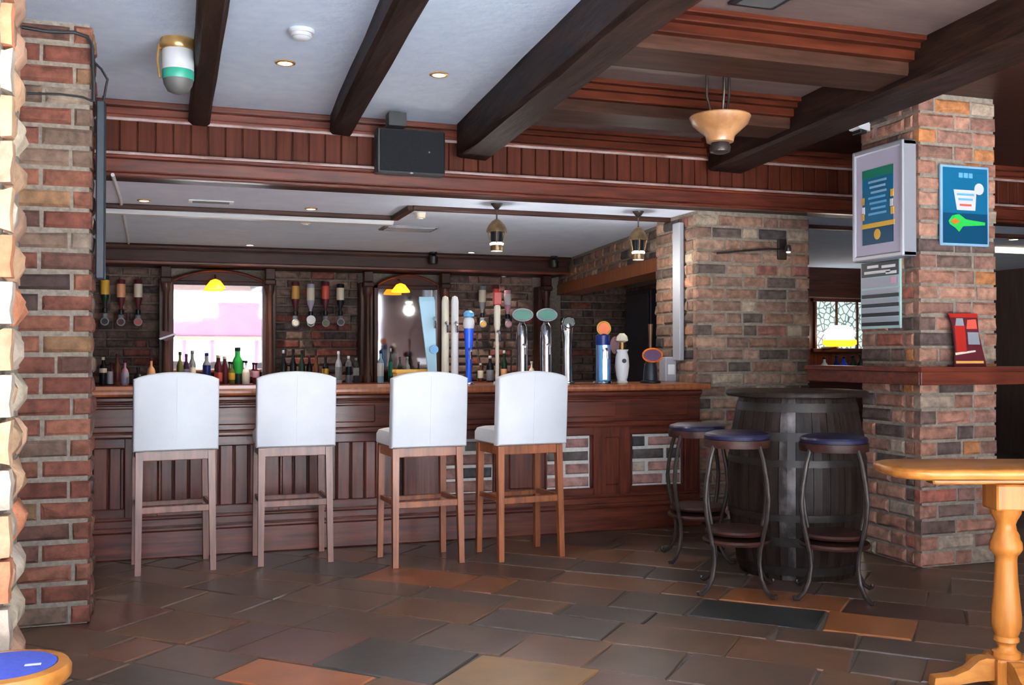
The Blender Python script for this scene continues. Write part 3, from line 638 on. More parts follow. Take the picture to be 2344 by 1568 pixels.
B = [('small dark bottle with cream shoulder beside the left pillar', 236, .27, .036, 'c_bottleblack', 'c_cream', 'c_cream', 'std', (.45, .6)),
     ('white labelled bottle near the left pillar', 255, .22, .040, 'c_maroon', 'c_white', 'c_maroon', 'squat', (.05, .6)),
     ('tall red brown spirit bottle behind the white label', 268, .30, .034, 'c_brown', 'c_maroon', 'c_maroon', 'std', (.1, .4)),
     ('pink labelled bottle under the left optics', 286, .24, .038, 'c_pink', 'c_lilac', 'c_maroon', 'squat', (.05, .5)),
     ('dark bottle with a grey base label', 316, .17, .050, 'c_bottleblack', 'c_grey', 'c_bottleblack', 'squat', (.0, .3)),
     ('peach coloured bottle beside the wooden column', 346, .26, .042, 'c_peach', 'c_cream', 'c_maroon', 'squat', (.1, .4)),
     ('slim dark green bottle at the left of the bright mirror', 412, .29, .034, 'c_olive', 'c_brown', 'c_bottleblack', 'wine', (.1, .4)),
     ('slim purple bottle before the bright mirror', 427, .27, .030, 'c_purple', 'c_lilac', 'c_purple', 'std', (.1, .5)),
     ('clear tall bottle before the bright mirror', 441, .30, .032, 'clear_glass', 'c_cream', 'c_grey', 'std', (.1, .5)),
     ('clear bottle with a dark blue label', 474, .28, .036, 'clear_glass', 'c_navy', 'c_navy', 'std', (.2, .6)),
     ('maroon bottle with pale cap before the mirror', 502, .26, .032, 'c_maroon', 'c_salmon', 'c_cream', 'std', (.1, .4)),
     ('second maroon bottle with pale cap beside it', 516, .25, .030, 'c_maroon', 'c_maroon', 'c_cream', 'wine', (.1, .5)),
     ('olive bottle with yellow label beside the green one', 531, .20, .032, 'c_olive', 'c_yellow', 'c_bottleblack', 'squat', (.2, .5)),
     ('bright green bottle before the bright mirror', 546, .33, .045, 'c_leaf', 'c_dkgreen', 'c_dkgreen', 'std', (.0, .28)),
     ('squat bottle with a white oval label', 563, .21, .040, 'c_white', 'c_cream', 'c_dkgreen', 'squat', (.1, .5)),
     ('short maroon bottle at the right of the bright mirror', 586, .19, .036, 'c_maroon', 'c_pink', 'c_maroon', 'squat', (.3, .6)),
     ('black bottle with white label, first in the middle row', 649, .34, .036, 'c_bottleblack', 'c_lilac', 'c_silver' if 'c_silver' in M else 'silver', 'wine', (.12, .35)),
     ('black bottle with grey label, second in the middle row', 671, .35, .036, 'c_bottleblack', 'c_grey', 'c_bottleblack', 'wine', (.12, .3)),
     ('dark green wine bottle in the middle row', 691, .34, .036, 'c_dkgreen', 'c_olive', 'c_bottleblack', 'wine', (.1, .3)),
     ('plain black bottle in the middle row', 708, .29, .034, 'c_bottleblack', None, 'c_maroon', 'wine', (.1, .3)),
     ('brown bottle in the middle row', 724, .28, .034, 'c_brown', 'c_maroon', 'c_brown', 'std', (.1, .4)),
     ('dark bottle with a yellow label', 745, .27, .034, 'c_bottleblack', 'c_yellow', 'c_bottleblack', 'std', (.2, .55)),
     ('silver bottle with pale cap beside the wooden column', 775, .33, .036, 'silver', 'c_grey', 'c_white', 'std', (.1, .5)),
     ('clear bottle with dark label near the dark mirror', 798, .28, .034, 'c_grey', 'c_menu_black', 'c_white', 'tall', (.3, .6)),
     ('grey bottle touching the dark mirror column', 815, .26, .032, 'c_menu_black', 'c_grey', 'c_grey', 'tall', (.3, .6)),
     ('clear blue-tinted bottle at the left of the dark mirror', 871, .34, .036, 'c_paleblue', 'c_white', 'c_navy', 'std', (.2, .6)),
     ('green slim bottle before the dark mirror', 894, .36, .026, 'c_dkgreen', 'c_green', 'c_silver' if 'c_silver' in M else 'silver', 'wine', (.2, .6)),
     ('small clear bottle before the dark mirror', 932, .27, .032, 'clear_glass', 'c_grey', 'c_grey', 'std', (.2, .5)),
     ('small dark bottle before the dark mirror', 958, .22, .034, 'c_bottleblack', 'c_grey', 'c_grey', 'squat', (.2, .5)),
     ('cream capped bottle behind the blue font', 1100, .20, .034, 'c_brown', 'c_cream', 'c_cream', 'squat', (.2, .6)),
     ('dark bottle with pale grey label behind the fonts', 1122, .28, .044, 'c_bottleblack', 'c_grey', 'c_white', 'std', (.05, .45)),
     ('green bottle with pale green cap behind the fonts', 1154, .34, .036, 'c_dkgreen', 'c_peach', 'c_menu_mint', 'std', (.05, .4)),
     ('cream bottle between the two green badge fonts', 1217, .22, .036, 'c_cream', 'c_peach', 'c_cream', 'squat', (.2, .5))]
for i, (lb, px, h, r, g, l, c, sh, zl) in enumerate(B):
    h *= 1.18 if 400 < px < 600 else 1.06
    bottle(lb, px, h, r, g, l, c, sh, 10.98 + .07 * (i % 2), .98, zl)
# ------------------------------------------------------------------ optics: bottles hung upside down over a measure
OPT = [('inverted optic bottle with yellow label, first left of the pillar', 240, 'c_dkgreen', 'c_yellow', 630, 747, 'c_bottleblack'),
       ('inverted optic bottle with peach label, second from the left pillar', 277, 'c_maroon', 'c_peach', 640, 748, 'c_maroon'),
       ('inverted optic bottle with pale label, third from the left pillar', 316, 'c_maroon', 'c_cream', 640, 748, 'c_salmon'),
       ('inverted optic bottle with amber label, first of the middle four', 676, 'c_maroon', 'c_gold', 645, 750, 'c_cream'),
       ('inverted optic bottle with white round badge, middle row', 711, 'c_lilac', 'c_cream', 650, 750, 'c_white'),
       ('inverted optic bottle with red and pink label, middle row', 745, 'c_maroon', 'c_salmon', 645, 750, 'c_olive'),
       ('inverted optic bottle with pale shoulder label beside the dark mirror', 779, 'c_bottleblack', 'c_cream', 650, 748, 'c_bottleblack'),
       ('inverted optic bottle with cream label behind the blue font', 1104, 'c_grey', 'c_cream', 655, 752, 'c_gold'),
       ('inverted optic bottle with bright red label behind the fonts', 1136, 'c_maroon', 'c_salmon', 652, 752, 'c_white'),
       ('inverted optic bottle with pink and white label behind the fonts', 1162, 'c_pink', 'c_white', 665, 752, 'c_pink')]
for lb, px, g, l, yt, yb, bd in OPT:
    p = onY(px, yb, 11.2); top = onY(px, yt, 11.2); H_ = top.z - p.z; r = .042
    t = thing('optic_bottle', lb, 'bottle', (p.x, 11.2, p.z), 0, 'inverted optic bottles on the back bar')
    hb = H_ * .70; z0 = H_ * .30
    MB().lathe([(r * .36, z0), (r * .40, z0 + hb * .18), (r * .9, z0 + hb * .36), (r, z0 + hb * .45), (r, z0 + hb * .97), (r * .9, z0 + hb)], seg=14).build('glass', g, t, True)
    MB().lathe([(r * 1.02, z0 + hb * .46), (r * 1.03, z0 + hb * .465), (r * 1.03, z0 + hb * .86), (r * 1.02, z0 + hb * .865)], seg=14).build('label', l, t, True)
    MB().lathe([(.018, z0 - .02), (.026, z0 - .015), (.026, z0 + .03), (.018, z0 + .035)], seg=12).build('collar', 'c_bottleblack', t, True)
    MB().lathe([(.016, .02), (.030, .03), (.030, z0 - .03), (.02, z0 - .02)], seg=14).build('measure', 'c_grey', t, True)
    MB().tube([(.036 * math.cos(k * math.pi / 8), -.035, .05 + .036 * math.sin(k * math.pi / 8)) for k in range(16)], .008, 6, True).build('badge_ring', 'silver', t, True)
    rr = .05 if bd == 'c_white' else .030; zz = .085 if bd == 'c_white' else .05
    if bd == 'c_white' and px > 1000: rr, zz = .032, .05
    n = 14; MB().prism([(rr * math.cos(2 * math.pi * k / n), zz + rr * math.sin(2 * math.pi * k / n)) for k in range(n)], lambda u, v, d: (u, d, v), -.046, -.036).build('badge', bd, t)
    MB().box(-.02, .02, .02, .16, z0 - .02, z0 + .02, .004).build('wall_bracket', 'steel', t)
# small sign hanging on column by the bright mirror
p = onY(381, 768, 11.0)
t = thing('column_sign', 'small dark and silver sign on the column left of the mirror', 'sign', (p.x, 11.035, p.z))
MB().prism([(-.07, -.02), (.0, -.065), (.08, -.005), (.07, .03), (-.05, .05)], lambda u, v, d: (u, d, v), -.012, .0).build('plate', 'c_maroon', t)
MB().prism([(-.075, -.03), (-.06, -.045), (.09, .01), (.08, .025)], lambda u, v, d: (u, d, v), -.016, -.011).build('silver_band', 'silver', t)
# ================================================================== BEER FONTS ON THE FRONT BAR
ZW = 1.075
def font(label, px, Y=7.02, group='beer fonts and pumps on the bar'):
    p = onY(px, 876, Y); t = thing('beer_font', label, 'beer tap', (p.x, Y, ZW), math.radians(-8), group)
    s = sc_at((p.x, Y, ZW)); yb = pr((p.x, Y, ZW))[1]
    return t, (lambda y: (yb - y) / s), (lambda wpx: wpx / s / 2)
def badge(t, rx, rz, z, y, m, rim=None, th=.02, name='badge', x=0):
    n = 24; e = [(x + rx * math.cos(2 * math.pi * k / n), z + rz * math.sin(2 * math.pi * k / n)) for k in range(n)]
    o = MB().prism(e, lambda u, v, d: (u, d, v), y - th, y).build(name, m, t)
    if rim: MB().tube([(u, y - th, v) for u, v in e], min(rx, rz) * .14, 6, True).build('badge_rim', rim, o, True)
    return o
def spout(t, z, y=-.03, m='chrome'):
    MB().tube([(0, y + .03, z), (0, y - .05, z + .005), (0, y - .085, z - .02), (0, y - .09, z - .07)], .009, 8).build('spout', m, t, True)
def foot(t, r, m='chrome'): MB().lathe([(r * 1.25, 0), (r * 1.3, .004), (r * 1.25, .016), (r, .022)], seg=20).build('base', m, t, True)
# pale blue tapering tap
t, Z, R = font('pale blue tapering beer font behind the third bar stool', 992)
foot(t, R(22)); MB().loft([[(x * a - .045 * (z / .55), y * a, z) for x, y in ((-1, -.6), (1, -.6), (1, .6), (-1, .6))] for z, a in ((.02, R(18)), (Z(780), R(26)), (Z(690), R(36)), (Z(680), R(33)))]).build('tower', 'c_paleblue', t)
badge(t, R(20), .03, Z(800), -.03, 'c_skyblue'); spout(t, Z(730))
for px, lb in ((1019, 'left slim white column of the twin beer font'), (1041, 'right slim white column of the twin beer font')):
    t, Z, R = font(lb, px)
    foot(t, R(15), 'white_plastic'); MB().lathe([(R(15), .02), (R(17), .1), (R(17), Z(690)), (R(13), Z(680)), (0.002, Z(677))], seg=18).build('column', 'c_cream' if px < 1030 else 'c_white', t, True)
    spout(t, Z(740))
t, Z, R = font('bright blue beer font with a white ball', 1073)
foot(t, R(20)); MB().lathe([(R(14), .02), (R(13), Z(840)), (R(18), Z(790)), (R(22), Z(765)), (R(22), Z(752))], seg=18).build('handle', 'c_blue', t, True)
MB().lathe([(R(15), Z(756)), (R(24), Z(750)), (R(27), Z(741)), (R(24), Z(731)), (R(15), Z(726))], seg=18).build('ball', 'c_white', t, True)
MB().lathe([(R(15), Z(728)), (R(25), Z(724)), (R(24), Z(716)), (R(12), Z(711))], seg=18).build('cap', 'c_skyblue', t, True); spout(t, Z(800))
t, Z, R = font('slender white tap column with a red cap', 1138)
foot(t, R(14), 'white_plastic'); MB().lathe([(R(9), .02), (R(9), Z(760)), (R(15), Z(745)), (R(15), Z(702)), (R(10), Z(698))], seg=16).build('column', 'c_cream', t, True)
MB().box(-R(19), R(19), -R(14), R(14), Z(698), Z(668), .006).build('cap', 'c_red', t); spout(t, Z(760))
for px, lb in ((1195, 'chrome beer font with green oval badge, left of the pair'), (1250, 'chrome beer font with green oval badge, right of the pair')):
    t, Z, R = font(lb, px)
    foot(t, R(28)); MB().lathe([(R(27), .02), (R(27), Z(780)), (R(24), Z(748)), (R(12), Z(738))], seg=22).build('column', 'chrome', t, True)
    badge(t, R(46), R(27), Z(721), -.01, 'c_green', 'silver'); spout(t, Z(790), -.05)
t, Z, R = font('tall chrome tap with a white curved lever', 1299)
foot(t, R(26)); MB().lathe([(R(22), .02), (R(20), Z(800)), (R(22), Z(770)), (R(28), Z(745)), (R(22), Z(735))], seg=20).build('column', 'chrome', t, True)
MB().tube([(-.02, -.05, .02), (-.028, -.06, Z(800)), (-.022, -.065, Z(768)), (-.03, -.06, Z(757))], [.010, .010, .012, .016], 10).build('lever', 'c_white', t, True)
badge(t, R(28), R(26), Z(738), -.02, 'c_dkgreen', 'chrome')
t, Z, R = font('blue and chrome beer font with round orange badge', 1380)
foot(t, R(34)); MB().lathe([(R(31), .02), (R(31), Z(780)), (R(29), Z(770))], seg=24).build('column', 'c_skyblue', t, True)
MB().lathe([(R(32), Z(790)), (R(33), Z(788)), (R(32), Z(768)), (R(20), Z(764))], seg=24).build('collar', 'c_navy', t, True)
MB().box(-R(10), R(10), -R(35), -R(30), .03, Z(790)).build('chrome_strip', 'chrome', t)
for s in (-1, 1): MB().box(s * R(25) - R(6), s * R(25) + R(6), -R(20), -R(12), .03, Z(790)).build('dark_stripe', 'c_navy', t)
badge(t, R(30), R(30), Z(752), -.01, 'c_orange', 'gold' if 'gold' in M else 'c_gold'); spout(t, Z(800), -.05)
t, Z, R = font('white ceramic hand pump with a black badge', 1424)
foot(t, R(20), 'c_cream'); MB().lathe([(R(20), .01), (R(27), Z(860)), (R(33), Z(838)), (R(30), Z(818)), (R(24), Z(806)), (R(30), Z(800))], seg=22).build('pump_body', 'c_white', t, True)
MB().tube([(0, 0, Z(802)), (0, 0, Z(780))], .012, 10).build('stem', 'c_gold', t, True)
MB().lathe([(R(10), Z(784)), (R(28), Z(780)), (R(24), Z(770)), (R(10), Z(763))], seg=18).build('handle_top', 'c_cream', t, True)
badge(t, R(10), R(10), Z(826), -R(32), 'c_menu_black', th=.006); badge(t, R(22), R(40), Z(790), .04, 'c_maroon', th=.02, name='side_badge', x=-.05)
t, Z, R = font('black hand pump with purple and orange oval badge', 1489)
foot(t, R(36), 'black'); MB().lathe([(R(34), .01), (R(30), Z(840)), (R(20), Z(825)), (R(12), Z(800))], seg=20).build('pump_body', 'c_menu_black', t, True)
badge(t, R(46), R(30), Z(813), -.03, 'c_purple', 'c_orange'); MB().tube([(0, 0, Z(800)), (0, 0, Z(770)), (0, .0, Z(742))], [.010, .012, .018], 10).build('handle', 'c_brown', t, True)
a, b = onY(903, 845, 7.25), onY(975, 845, 7.25)
t = thing('cardboard_box', 'yellow box on the bar behind the third stool', 'box', ((a.x + b.x) / 2, 7.25, ZW)); hw = (b.x - a.x) / 2
MB().box(-hw, hw, -.06, .06, 0, .105, .006).build('carton', 'c_gold', t); MB().box(-hw - .004, hw + .004, -.064, .064, .085, .11, .004).build('lid', 'c_yellow', t)
# glass edge strip / clear panel by the fonts and a drinks fridge in the recess
p0, p1 = onS(1432, 780, .5), onS(1500, 780, .5)
t = thing('tall_cabinet', 'tall black cabinet standing in the brick recess', 'cabinet', ((p0.x + p1.x) / 2, (p0.y + p1.y) / 2, 0), -math.pi / 2)
MB().box(-.30, .30, -.02, .22, 0, 1.98, .01).build('body', 'black', t); MB().box(-.27, .27, -.035, -.02, .1, 1.94, .006).build('door', 'c_menu_black', t)
MB().tube([(.23, -.05, .9), (.23, -.05, 1.2)], .009, 8).build('handle', 'steel', t, True)
# ================================================================== SIDE WALL: rail, socket, bracket lamp
p = onX(1556, 668, 3.835); zt, zb = onX(1553, 512, 3.835).z, onX(1558, 825, 3.835).z
tag(MB().box(3.80, 3.842, p.y - .06, p.y + .06, zb, min(zt, ZI - .02), .006).build('shutter_rail', 'grey_plastic'), 'pale vertical shutter rail on the brick column by the bar', 'rail')
p2 = onX(1540, 838, 3.83)
t = thing('switch_box', 'white electrical box at the foot of the shutter rail', 'switch', (3.785, min(p2.y, 7.34), ZW))
MB().box(-.05, .05, -.06, .06, 0, .20, .008).build('box', 'grey_plastic', t); MB().box(-.03, .03, -.066, -.06, .06, .14, .004).build('cover', 'white_plastic', t)
a, b = onY(1640, 578, 6.86), onY(1800, 571, 6.86)
t = thing('wall_bracket_lamp', 'black iron bracket with a small lit spot on the brick column', 'lamp', (b.x, 6.95, b.z))
MB().tube([(a.x - b.x, -.09, a.z - b.z - .005), ((a.x - b.x) * .3, -.09, -.004), (0, -.09, 0), (.02, -.05, .0), (.02, 0, 0)], .008, 8).build('arm', 'iron', t, True)
MB().box(-.035, .045, -.035, -.008, -.075, .085, .006).build('back_plate', 'iron', t)
MB().lathe([(.022, -.02), (.028, 0), (.02, .03), (.008, .035)], (0, -.115, 0), 14).build('lamp_housing', 'iron', t, True)
MB().lathe([(.014, -.030), (.017, -.024), (.012, -.018)], (0, -.118, 0), 12).build('bulb', 'lamp_small', t, True)
# ================================================================== POSTERS ON THE PILLAR
# light box on the left face
LX, LY0, LY1, LZ0, LZ1 = 4.20, 5.022, 5.51, 1.895, 2.61
t = thing('light_box', 'silver framed light box with a blue and yellow poster on the brick pillar', 'sign', (LX, (LY0 + LY1) / 2, LZ0))
hw = (LY1 - LY0) / 2; hh = LZ1 - LZ0
def fx(u, v, d): return (d, -u, v)       # u to the right as seen from the bar side
MB().box(.008, .092, -hw + .004, hw - .004, .004, hh - .004).build('case', 'grey_plastic', t)
for q in ((-hw, -hw + .035, 0, hh), (hw - .035, hw, 0, hh)): MB().box(-.008, .095, q[0], q[1], q[2], q[3], .008).build('frame_side', 'silver', t)
for q in ((0, .035), (hh - .035, hh)): MB().box(-.006, .095, -hw, hw, q[0], q[1], .008).build('frame_rail', 'silver', t)
po = MB().box(.002, .009, -hw + .035, hw - .035, .035, hh - .035).build('face_sheet', 'c_lilac', t)
def sheet(par, name, m, y0, y1, z0, z1, k=0): return MB().box(-.001 - k * .0012, .003, y0, y1, z0, z1).build(name, m, par)
pw = .145
sheet(po, 'poster', 'c_poster_blue', -pw, pw, .10, .58); sheet(po, 'poster_header', 'c_green', -pw, pw, .525, .58, 1)
sheet(po, 'poster_foot', 'c_poster_deep', -pw, pw, .10, .205, 1); sheet(po, 'yellow_band', 'c_yellow', -pw - .01, pw + .01, .205, .235, 2)
n = 18; MB().prism([(.03 * math.cos(2 * math.pi * k / n), .16 + .034 * math.sin(2 * math.pi * k / n)) for k in range(n)], fx, -.0045, .0).build('yellow_disc', 'c_yellow', po)
for k in range(7): sheet(po, 'text_line', 'c_poster_pale' if k < 3 else 'c_skyblue', -.085 + .01 * (k % 2), .085 - .012 * (k % 3), .49 - k * .034, .504 - k * .034, 2)
for k, (yy, zz, m) in enumerate(((-pw + .008, .38, 'c_yellow'), (-pw + .012, .32, 'c_white'), (-pw + .006, .27, 'c_yellow'), (pw - .008, .36, 'c_gold'), (pw - .012, .30, 'c_white'), (pw - .006, .26, 'c_gold'))):
    sheet(po, 'ornament', m, yy - .012, yy + .012, zz, zz + .045, 3)
# menu below it
t = thing('price_list', 'black and white price list under the light box', 'sign', (4.29, 5.352, 1.462))
bd_ = MB().box(-.006, .008, -.19, .19, 0, .44, .002).build('board', 'c_menu_mint', t)
sheet(bd_, 'header', 'c_menu_black', -.178, .178, .335, .43, 6)
for k, (a0, a1, zz) in enumerate(((-.15, -.02, .385), (.01, .12, .392), (-.10, .15, .355), (-.16, -.06, .345))): sheet(bd_, 'header_mark', 'c_white', a0, a1, zz, zz + .018, 7)
sheet(bd_, 'picture', 'c_menu_grey', -.178, .178, .265, .33, 6); sheet(bd_, 'picture_mark', 'c_pink', -.15, -.11, .285, .325, 7)
for k in range(4):
    z_ = .03 + k * .06; sheet(bd_, 'dark_row', 'c_menu_black', -.178, .178, z_ - .012, z_ + .012, 6); sheet(bd_, 'grey_row', 'c_menu_grey', -.178, .178, z_ + .014, z_ + .042, 6)
# blue poster on the front face
t = thing('blue_poster', 'blue framed poster with white bucket shape on the pillar front', 'poster', (4.618, 4.992, 1.965))
bd_ = MB().box(-.185, .185, -.016, .0, 0, .495, .003).build('backing', 'c_poster_pale', t)
MB().box(-.17, .17, -.018, -.014, .015, .48).build('poster_sheet', 'c_poster_blue', bd_)
MB().box(-.17, .17, -.0188, -.015, .015, .20).build('sea', 'c_poster_deep', bd_)
MB().prism([(-.09, .345), (.085, .345), (.075, .22), (-.065, .22)], lambda u, v, d: (u, d, v), -.0196, -.016).build('white_bucket', 'c_white', bd_)
MB().prism([(.105 + .036 * math.cos(2 * math.pi * k / 20), .355 + .036 * math.sin(2 * math.pi * k / 20)) for k in range(20)], lambda u, v, d: (u, d, v), -.0202, -.016).build('white_disc', 'c_white', bd_)
for k, (a0, a1, zz) in enumerate(((-.065, .065, .31), (-.055, .055, .28), (-.045, .045, .245))): MB().box(a0, a1, -.0206, -.018, zz, zz + .013).build('text_line', 'c_skyblue' if k < 2 else 'c_salmon', bd_)
for k, (a0, a1) in enumerate(((-.05, -.02), (-.012, .02), (.028, .055))): MB().box(a0, a1, -.0196, -.016, .42, .45).build('heading_mark', 'c_skyblue', bd_)
MB().prism([(-.13, .15), (-.10, .185), (-.05, .195), (.0, .165), (.06, .158), (.15, .15), (.15, .132), (.05, .125), (-.02, .12), (-.05, .085), (-.08, .11), (-.12, .13)], lambda u, v, d: (u, d, v), -.0200, -.016).build('green_leaf', 'c_leaf', bd_)
MB().prism([(-.115, .15), (-.08, .168), (-.045, .15), (-.08, .13)], lambda u, v, d: (u, d, v), -.0208, -.016).build('orange_spot', 'c_orange', bd_)
# small sensor at the pillar top
p = onX(1966, 292, 4.25)
t = thing('alarm_sensor', 'small white sensor high on the poster pillar', 'sensor', (4.30, p.y, p.z))
MB().prism([(-.10, .01), (-.085, -.015), (0, -.03), (0, .035), (-.03, .035)], lambda u, v, d: (u, d, v), -.05, .05).build('housing', 'white_plastic', t); MB().box(-.07, -.02, -.045, .045, -.045, -.018, .004).build('lens', 'black', t)
# ------------------------------------------------------------------ shelf round the pillar
t = thing('pillar_shelf', 'dark red wooden drinks shelf wrapped round the poster pillar', 'shelf', (0, 0, 0))
MB().prism([(4.13, 4.80), (6.9, 4.80), (6.9, 4.985), (4.285, 4.985), (4.285, 5.95), (4.13, 5.95)], lambda u, v, d: (u, v, d), 1.195, 1.222).build('shelf_top', 'mahogany_x', t)
MB().box(4.145, 6.9, 4.815, 4.835, 1.115, 1.195, .004).build('fascia', 'mahogany_x', t); MB().box(4.145, 4.165, 4.835, 5.94, 1.115, 1.195, .004).build('fascia', 'mahogany_x', t)
p = onY(2222, 828, 4.89)
t = thing('table_talker', 'red and black drinks advert card standing on the pillar shelf', 'sign', (p.x, 4.90, 1.222), math.radians(-6))
def ft(u, v, d): return (u, d + v * .12, v)
MB().prism([(-.10, 0), (.12, 0), (.085, .20), (.085, .325), (-.12, .325), (-.095, .26), (-.085, .10)], ft, 0, .012).build('card', 'c_maroon', t)
cd = t.children[0]
MB().prism([(-.12, .325), (.085, .325), (.085, .30), (-.105, .30)], ft, -.002, 0).build('red_band', 'c_red', cd)
MB().prism([(-.08, .09), (-.01, .09), (-.01, .25), (-.08, .25)], ft, -.002, 0).build('red_can', 'c_red', cd)
MB().prism([(-.075, .25), (-.015, .25), (-.02, .295), (-.065, .295)], ft, -.002, 0).build('can_top', 'silver', cd)
MB().prism([(.0, .23), (.075, .23), (.07, .29), (.01, .285)], ft, -.002, 0).build('orange_glow', 'c_salmon', cd)
MB().prism([(.005, .135), (.085, .135), (.08, .21), (.005, .21)], ft, -.002, 0).build('grey_box', 'c_grey', cd)
MB().prism([(-.09, .07), (.05, .09), (.05, .10), (-.09, .085)], ft, -.002, 0).build('cream_line', 'c_cream', cd)
MB().prism([(-.09, .02), (.10, .02), (.10, .035), (-.09, .035)], ft, -.002, 0).build('grey_line', 'c_gold', cd)
MB().box(-.10, .12, .01, .07, 0, .012).build('stand', 'c_maroon', t)
# ================================================================== CEILING FITTINGS
def downlight(label, px, py, z, r=.05, m='lamp_white', ring='brass', group='ceiling downlights', power=0):
    p = onz(px, py, z)
    t = thing('downlight', label, 'ceiling light', (p.x, p.y, z), 0, group)
    MB().lathe([(r, 0), (r, -.006), (r * .82, -.010), (r * .70, -.004), (r * .68, 0)][::-1], seg=24).build('trim_ring', ring, t, True)
    MB().lathe([(r * .66, -.007), (r * .6, -.004), (r * .6, -.001)], seg=20).build('lamp', m, t, True)
    if power:
        l = bpy.data.lights.new('downlight_beam', 'SPOT'); l.energy = power; l.spot_size = math.radians(110); l.spot_blend = .6; l.color = (1, .9, .78); l.shadow_soft_size = .03
        o = bpy.data.objects.new('downlight_beam', l); COL.objects.link(o); o.parent = t; o.location = (0, 0, -.03)
downlight('brass downlight left of the slim beam', 653, 143, ZC, .055, power=12)
downlight('brass downlight right of the slim beam', 1005, 170, ZC, .055, power=12)
for px, py, lb in ((330, 458, 'warm downlight over the bar near the left pillar'), (712, 477, 'warm downlight over the bar centre beside the trim'), (572, 560, 'bright downlight before the back bar mirror'), (1079, 577, 'bright downlight before the dark mirror')):
    downlight(lb, px, py, ZI, .05, 'lamp_white' if py < 500 else 'lamp_cool', 'brass' if py < 500 else 'silver', 'downlights over the bar', 60)
for px, py, lb in ((257, 613, 'tiny canopy light over the left optics'), (735, 626, 'tiny canopy light over the middle optics'), (1153, 632, 'tiny canopy light over the right optics')):
    downlight(lb, px, py, 2.214, .03, 'lamp_small', 'silver', 'canopy lights over the optics', 4)
p = onz(690, 68, ZC)
t = thing('smoke_detector', 'white round smoke detector on the ceiling', 'smoke detector', (p.x, p.y, ZC))
MB().lathe([(.062, 0), (.066, -.012), (.060, -.020)][::-1], seg=28).build('base', 'white_plastic', t, True); MB().lathe([(.050, -.018), (.052, -.034), (.035, -.048), (.02, -.052)][::-1], seg=28).build('cover', 'white_plastic', t, True)
MB().tube([(.044 * math.cos(k * math.pi / 10), .044 * math.sin(k * math.pi / 10), -.034) for k in range(20)], .006, 6, True).build('vent_ring', 'grey_plastic', t, True)
# canister
p = onz(408, 92, ZC)
t = thing('ceiling_canister', 'white and green canister with dark mesh base on the ceiling', 'canister', (p.x, p.y, ZC))
MB().lathe([(.085, 0), (.092, -.015), (.092, -.045), (.085, -.055)][::-1], seg=28).build('mounting_ring', 'brass', t, True)
MB().lathe([(.076, -.05), (.078, -.06), (.078, -.155), (.076, -.16)][::-1], seg=28).build('body', 'white_plastic', t, True)
MB().lathe([(.0775, -.158), (.079, -.162), (.078, -.20), (.076, -.205)][::-1], seg=28).build('green_band', 'green_plastic', t, True)
MB().lathe([(.075, -.203), (.07, -.23), (.052, -.262), (.02, -.275)][::-1], seg=28).build('mesh_base', 'dark_grey', t, True)
MB().tube([(-.092, 0, -.03), (-.1, 0, -.11), (-.086, 0, -.20)], .007, 8).build('strap', 'brass', t, True)
# speaker on the soffit
t = thing('wall_speaker', 'black loudspeaker box mounted on the boarded soffit', 'speaker', (1.51, 6.63, 2.515))
MB().box(-.235, .235, 0, .11, 0, .30, .008).build('cabinet', 'black', t); MB().box(-.06, .06, .11, .20, .10, .20, .004).build('mount', 'black', t); MB().box(-.215, .225, -.010, 0, .012, .288, .004).build('grille', 'black_cloth', t)
MB().lathe([(.012, 0), (.013, .004), (.008, .008)], (0, 0, 0), 12).build('badge', 'silver', t); t.children[-1].rotation_euler = (math.pi / 2, 0, 0); t.children[-1].location = (-.14, -.010, .16)
MB().lathe([(.006, 0), (.006, .004), (.004, .006)], (0, 0, 0), 10).build('screw', 'steel', t); t.children[-1].rotation_euler = (math.pi / 2, 0, 0); t.children[-1].location = (.12, -.010, .15)
# pendant bowl lamp
p = onz(1648, 162, ZC)
t = thing('pendant_bowl', 'amber glass bowl pendant hanging from the panelled ceiling', 'pendant lamp', (p.x, p.y, 2.43))
MB().lathe([(.045, .06), (.075, .065), (.082, .10), (.11, .125), (.155, .165), (.172, .205), (.168, .212), (.145, .175), (.10, .14), (.06, .12)], seg=36).build('glass_bowl', 'amber_glass', t, True)
MB().lathe([(.03, .0), (.055, .01), (.06, .035), (.05, .062)], seg=20).build('finial', 'iron', t, True)
for k in range(3):
    a = k * 2 * math.pi / 3 + .3
    MB().tube([(.075 * math.cos(a), .075 * math.sin(a), .465), (.075 * math.cos(a), .075 * math.sin(a), .33), (.05 * math.cos(a), .05 * math.sin(a), .24), (.04 * math.cos(a), .04 * math.sin(a), .12)], .008, 8).build('hanging_rod', 'iron', t, True)
MB().lathe([(.09, .455), (.10, .462), (.10, .467)], seg=24).build('ceiling_plate', 'iron', t, True)
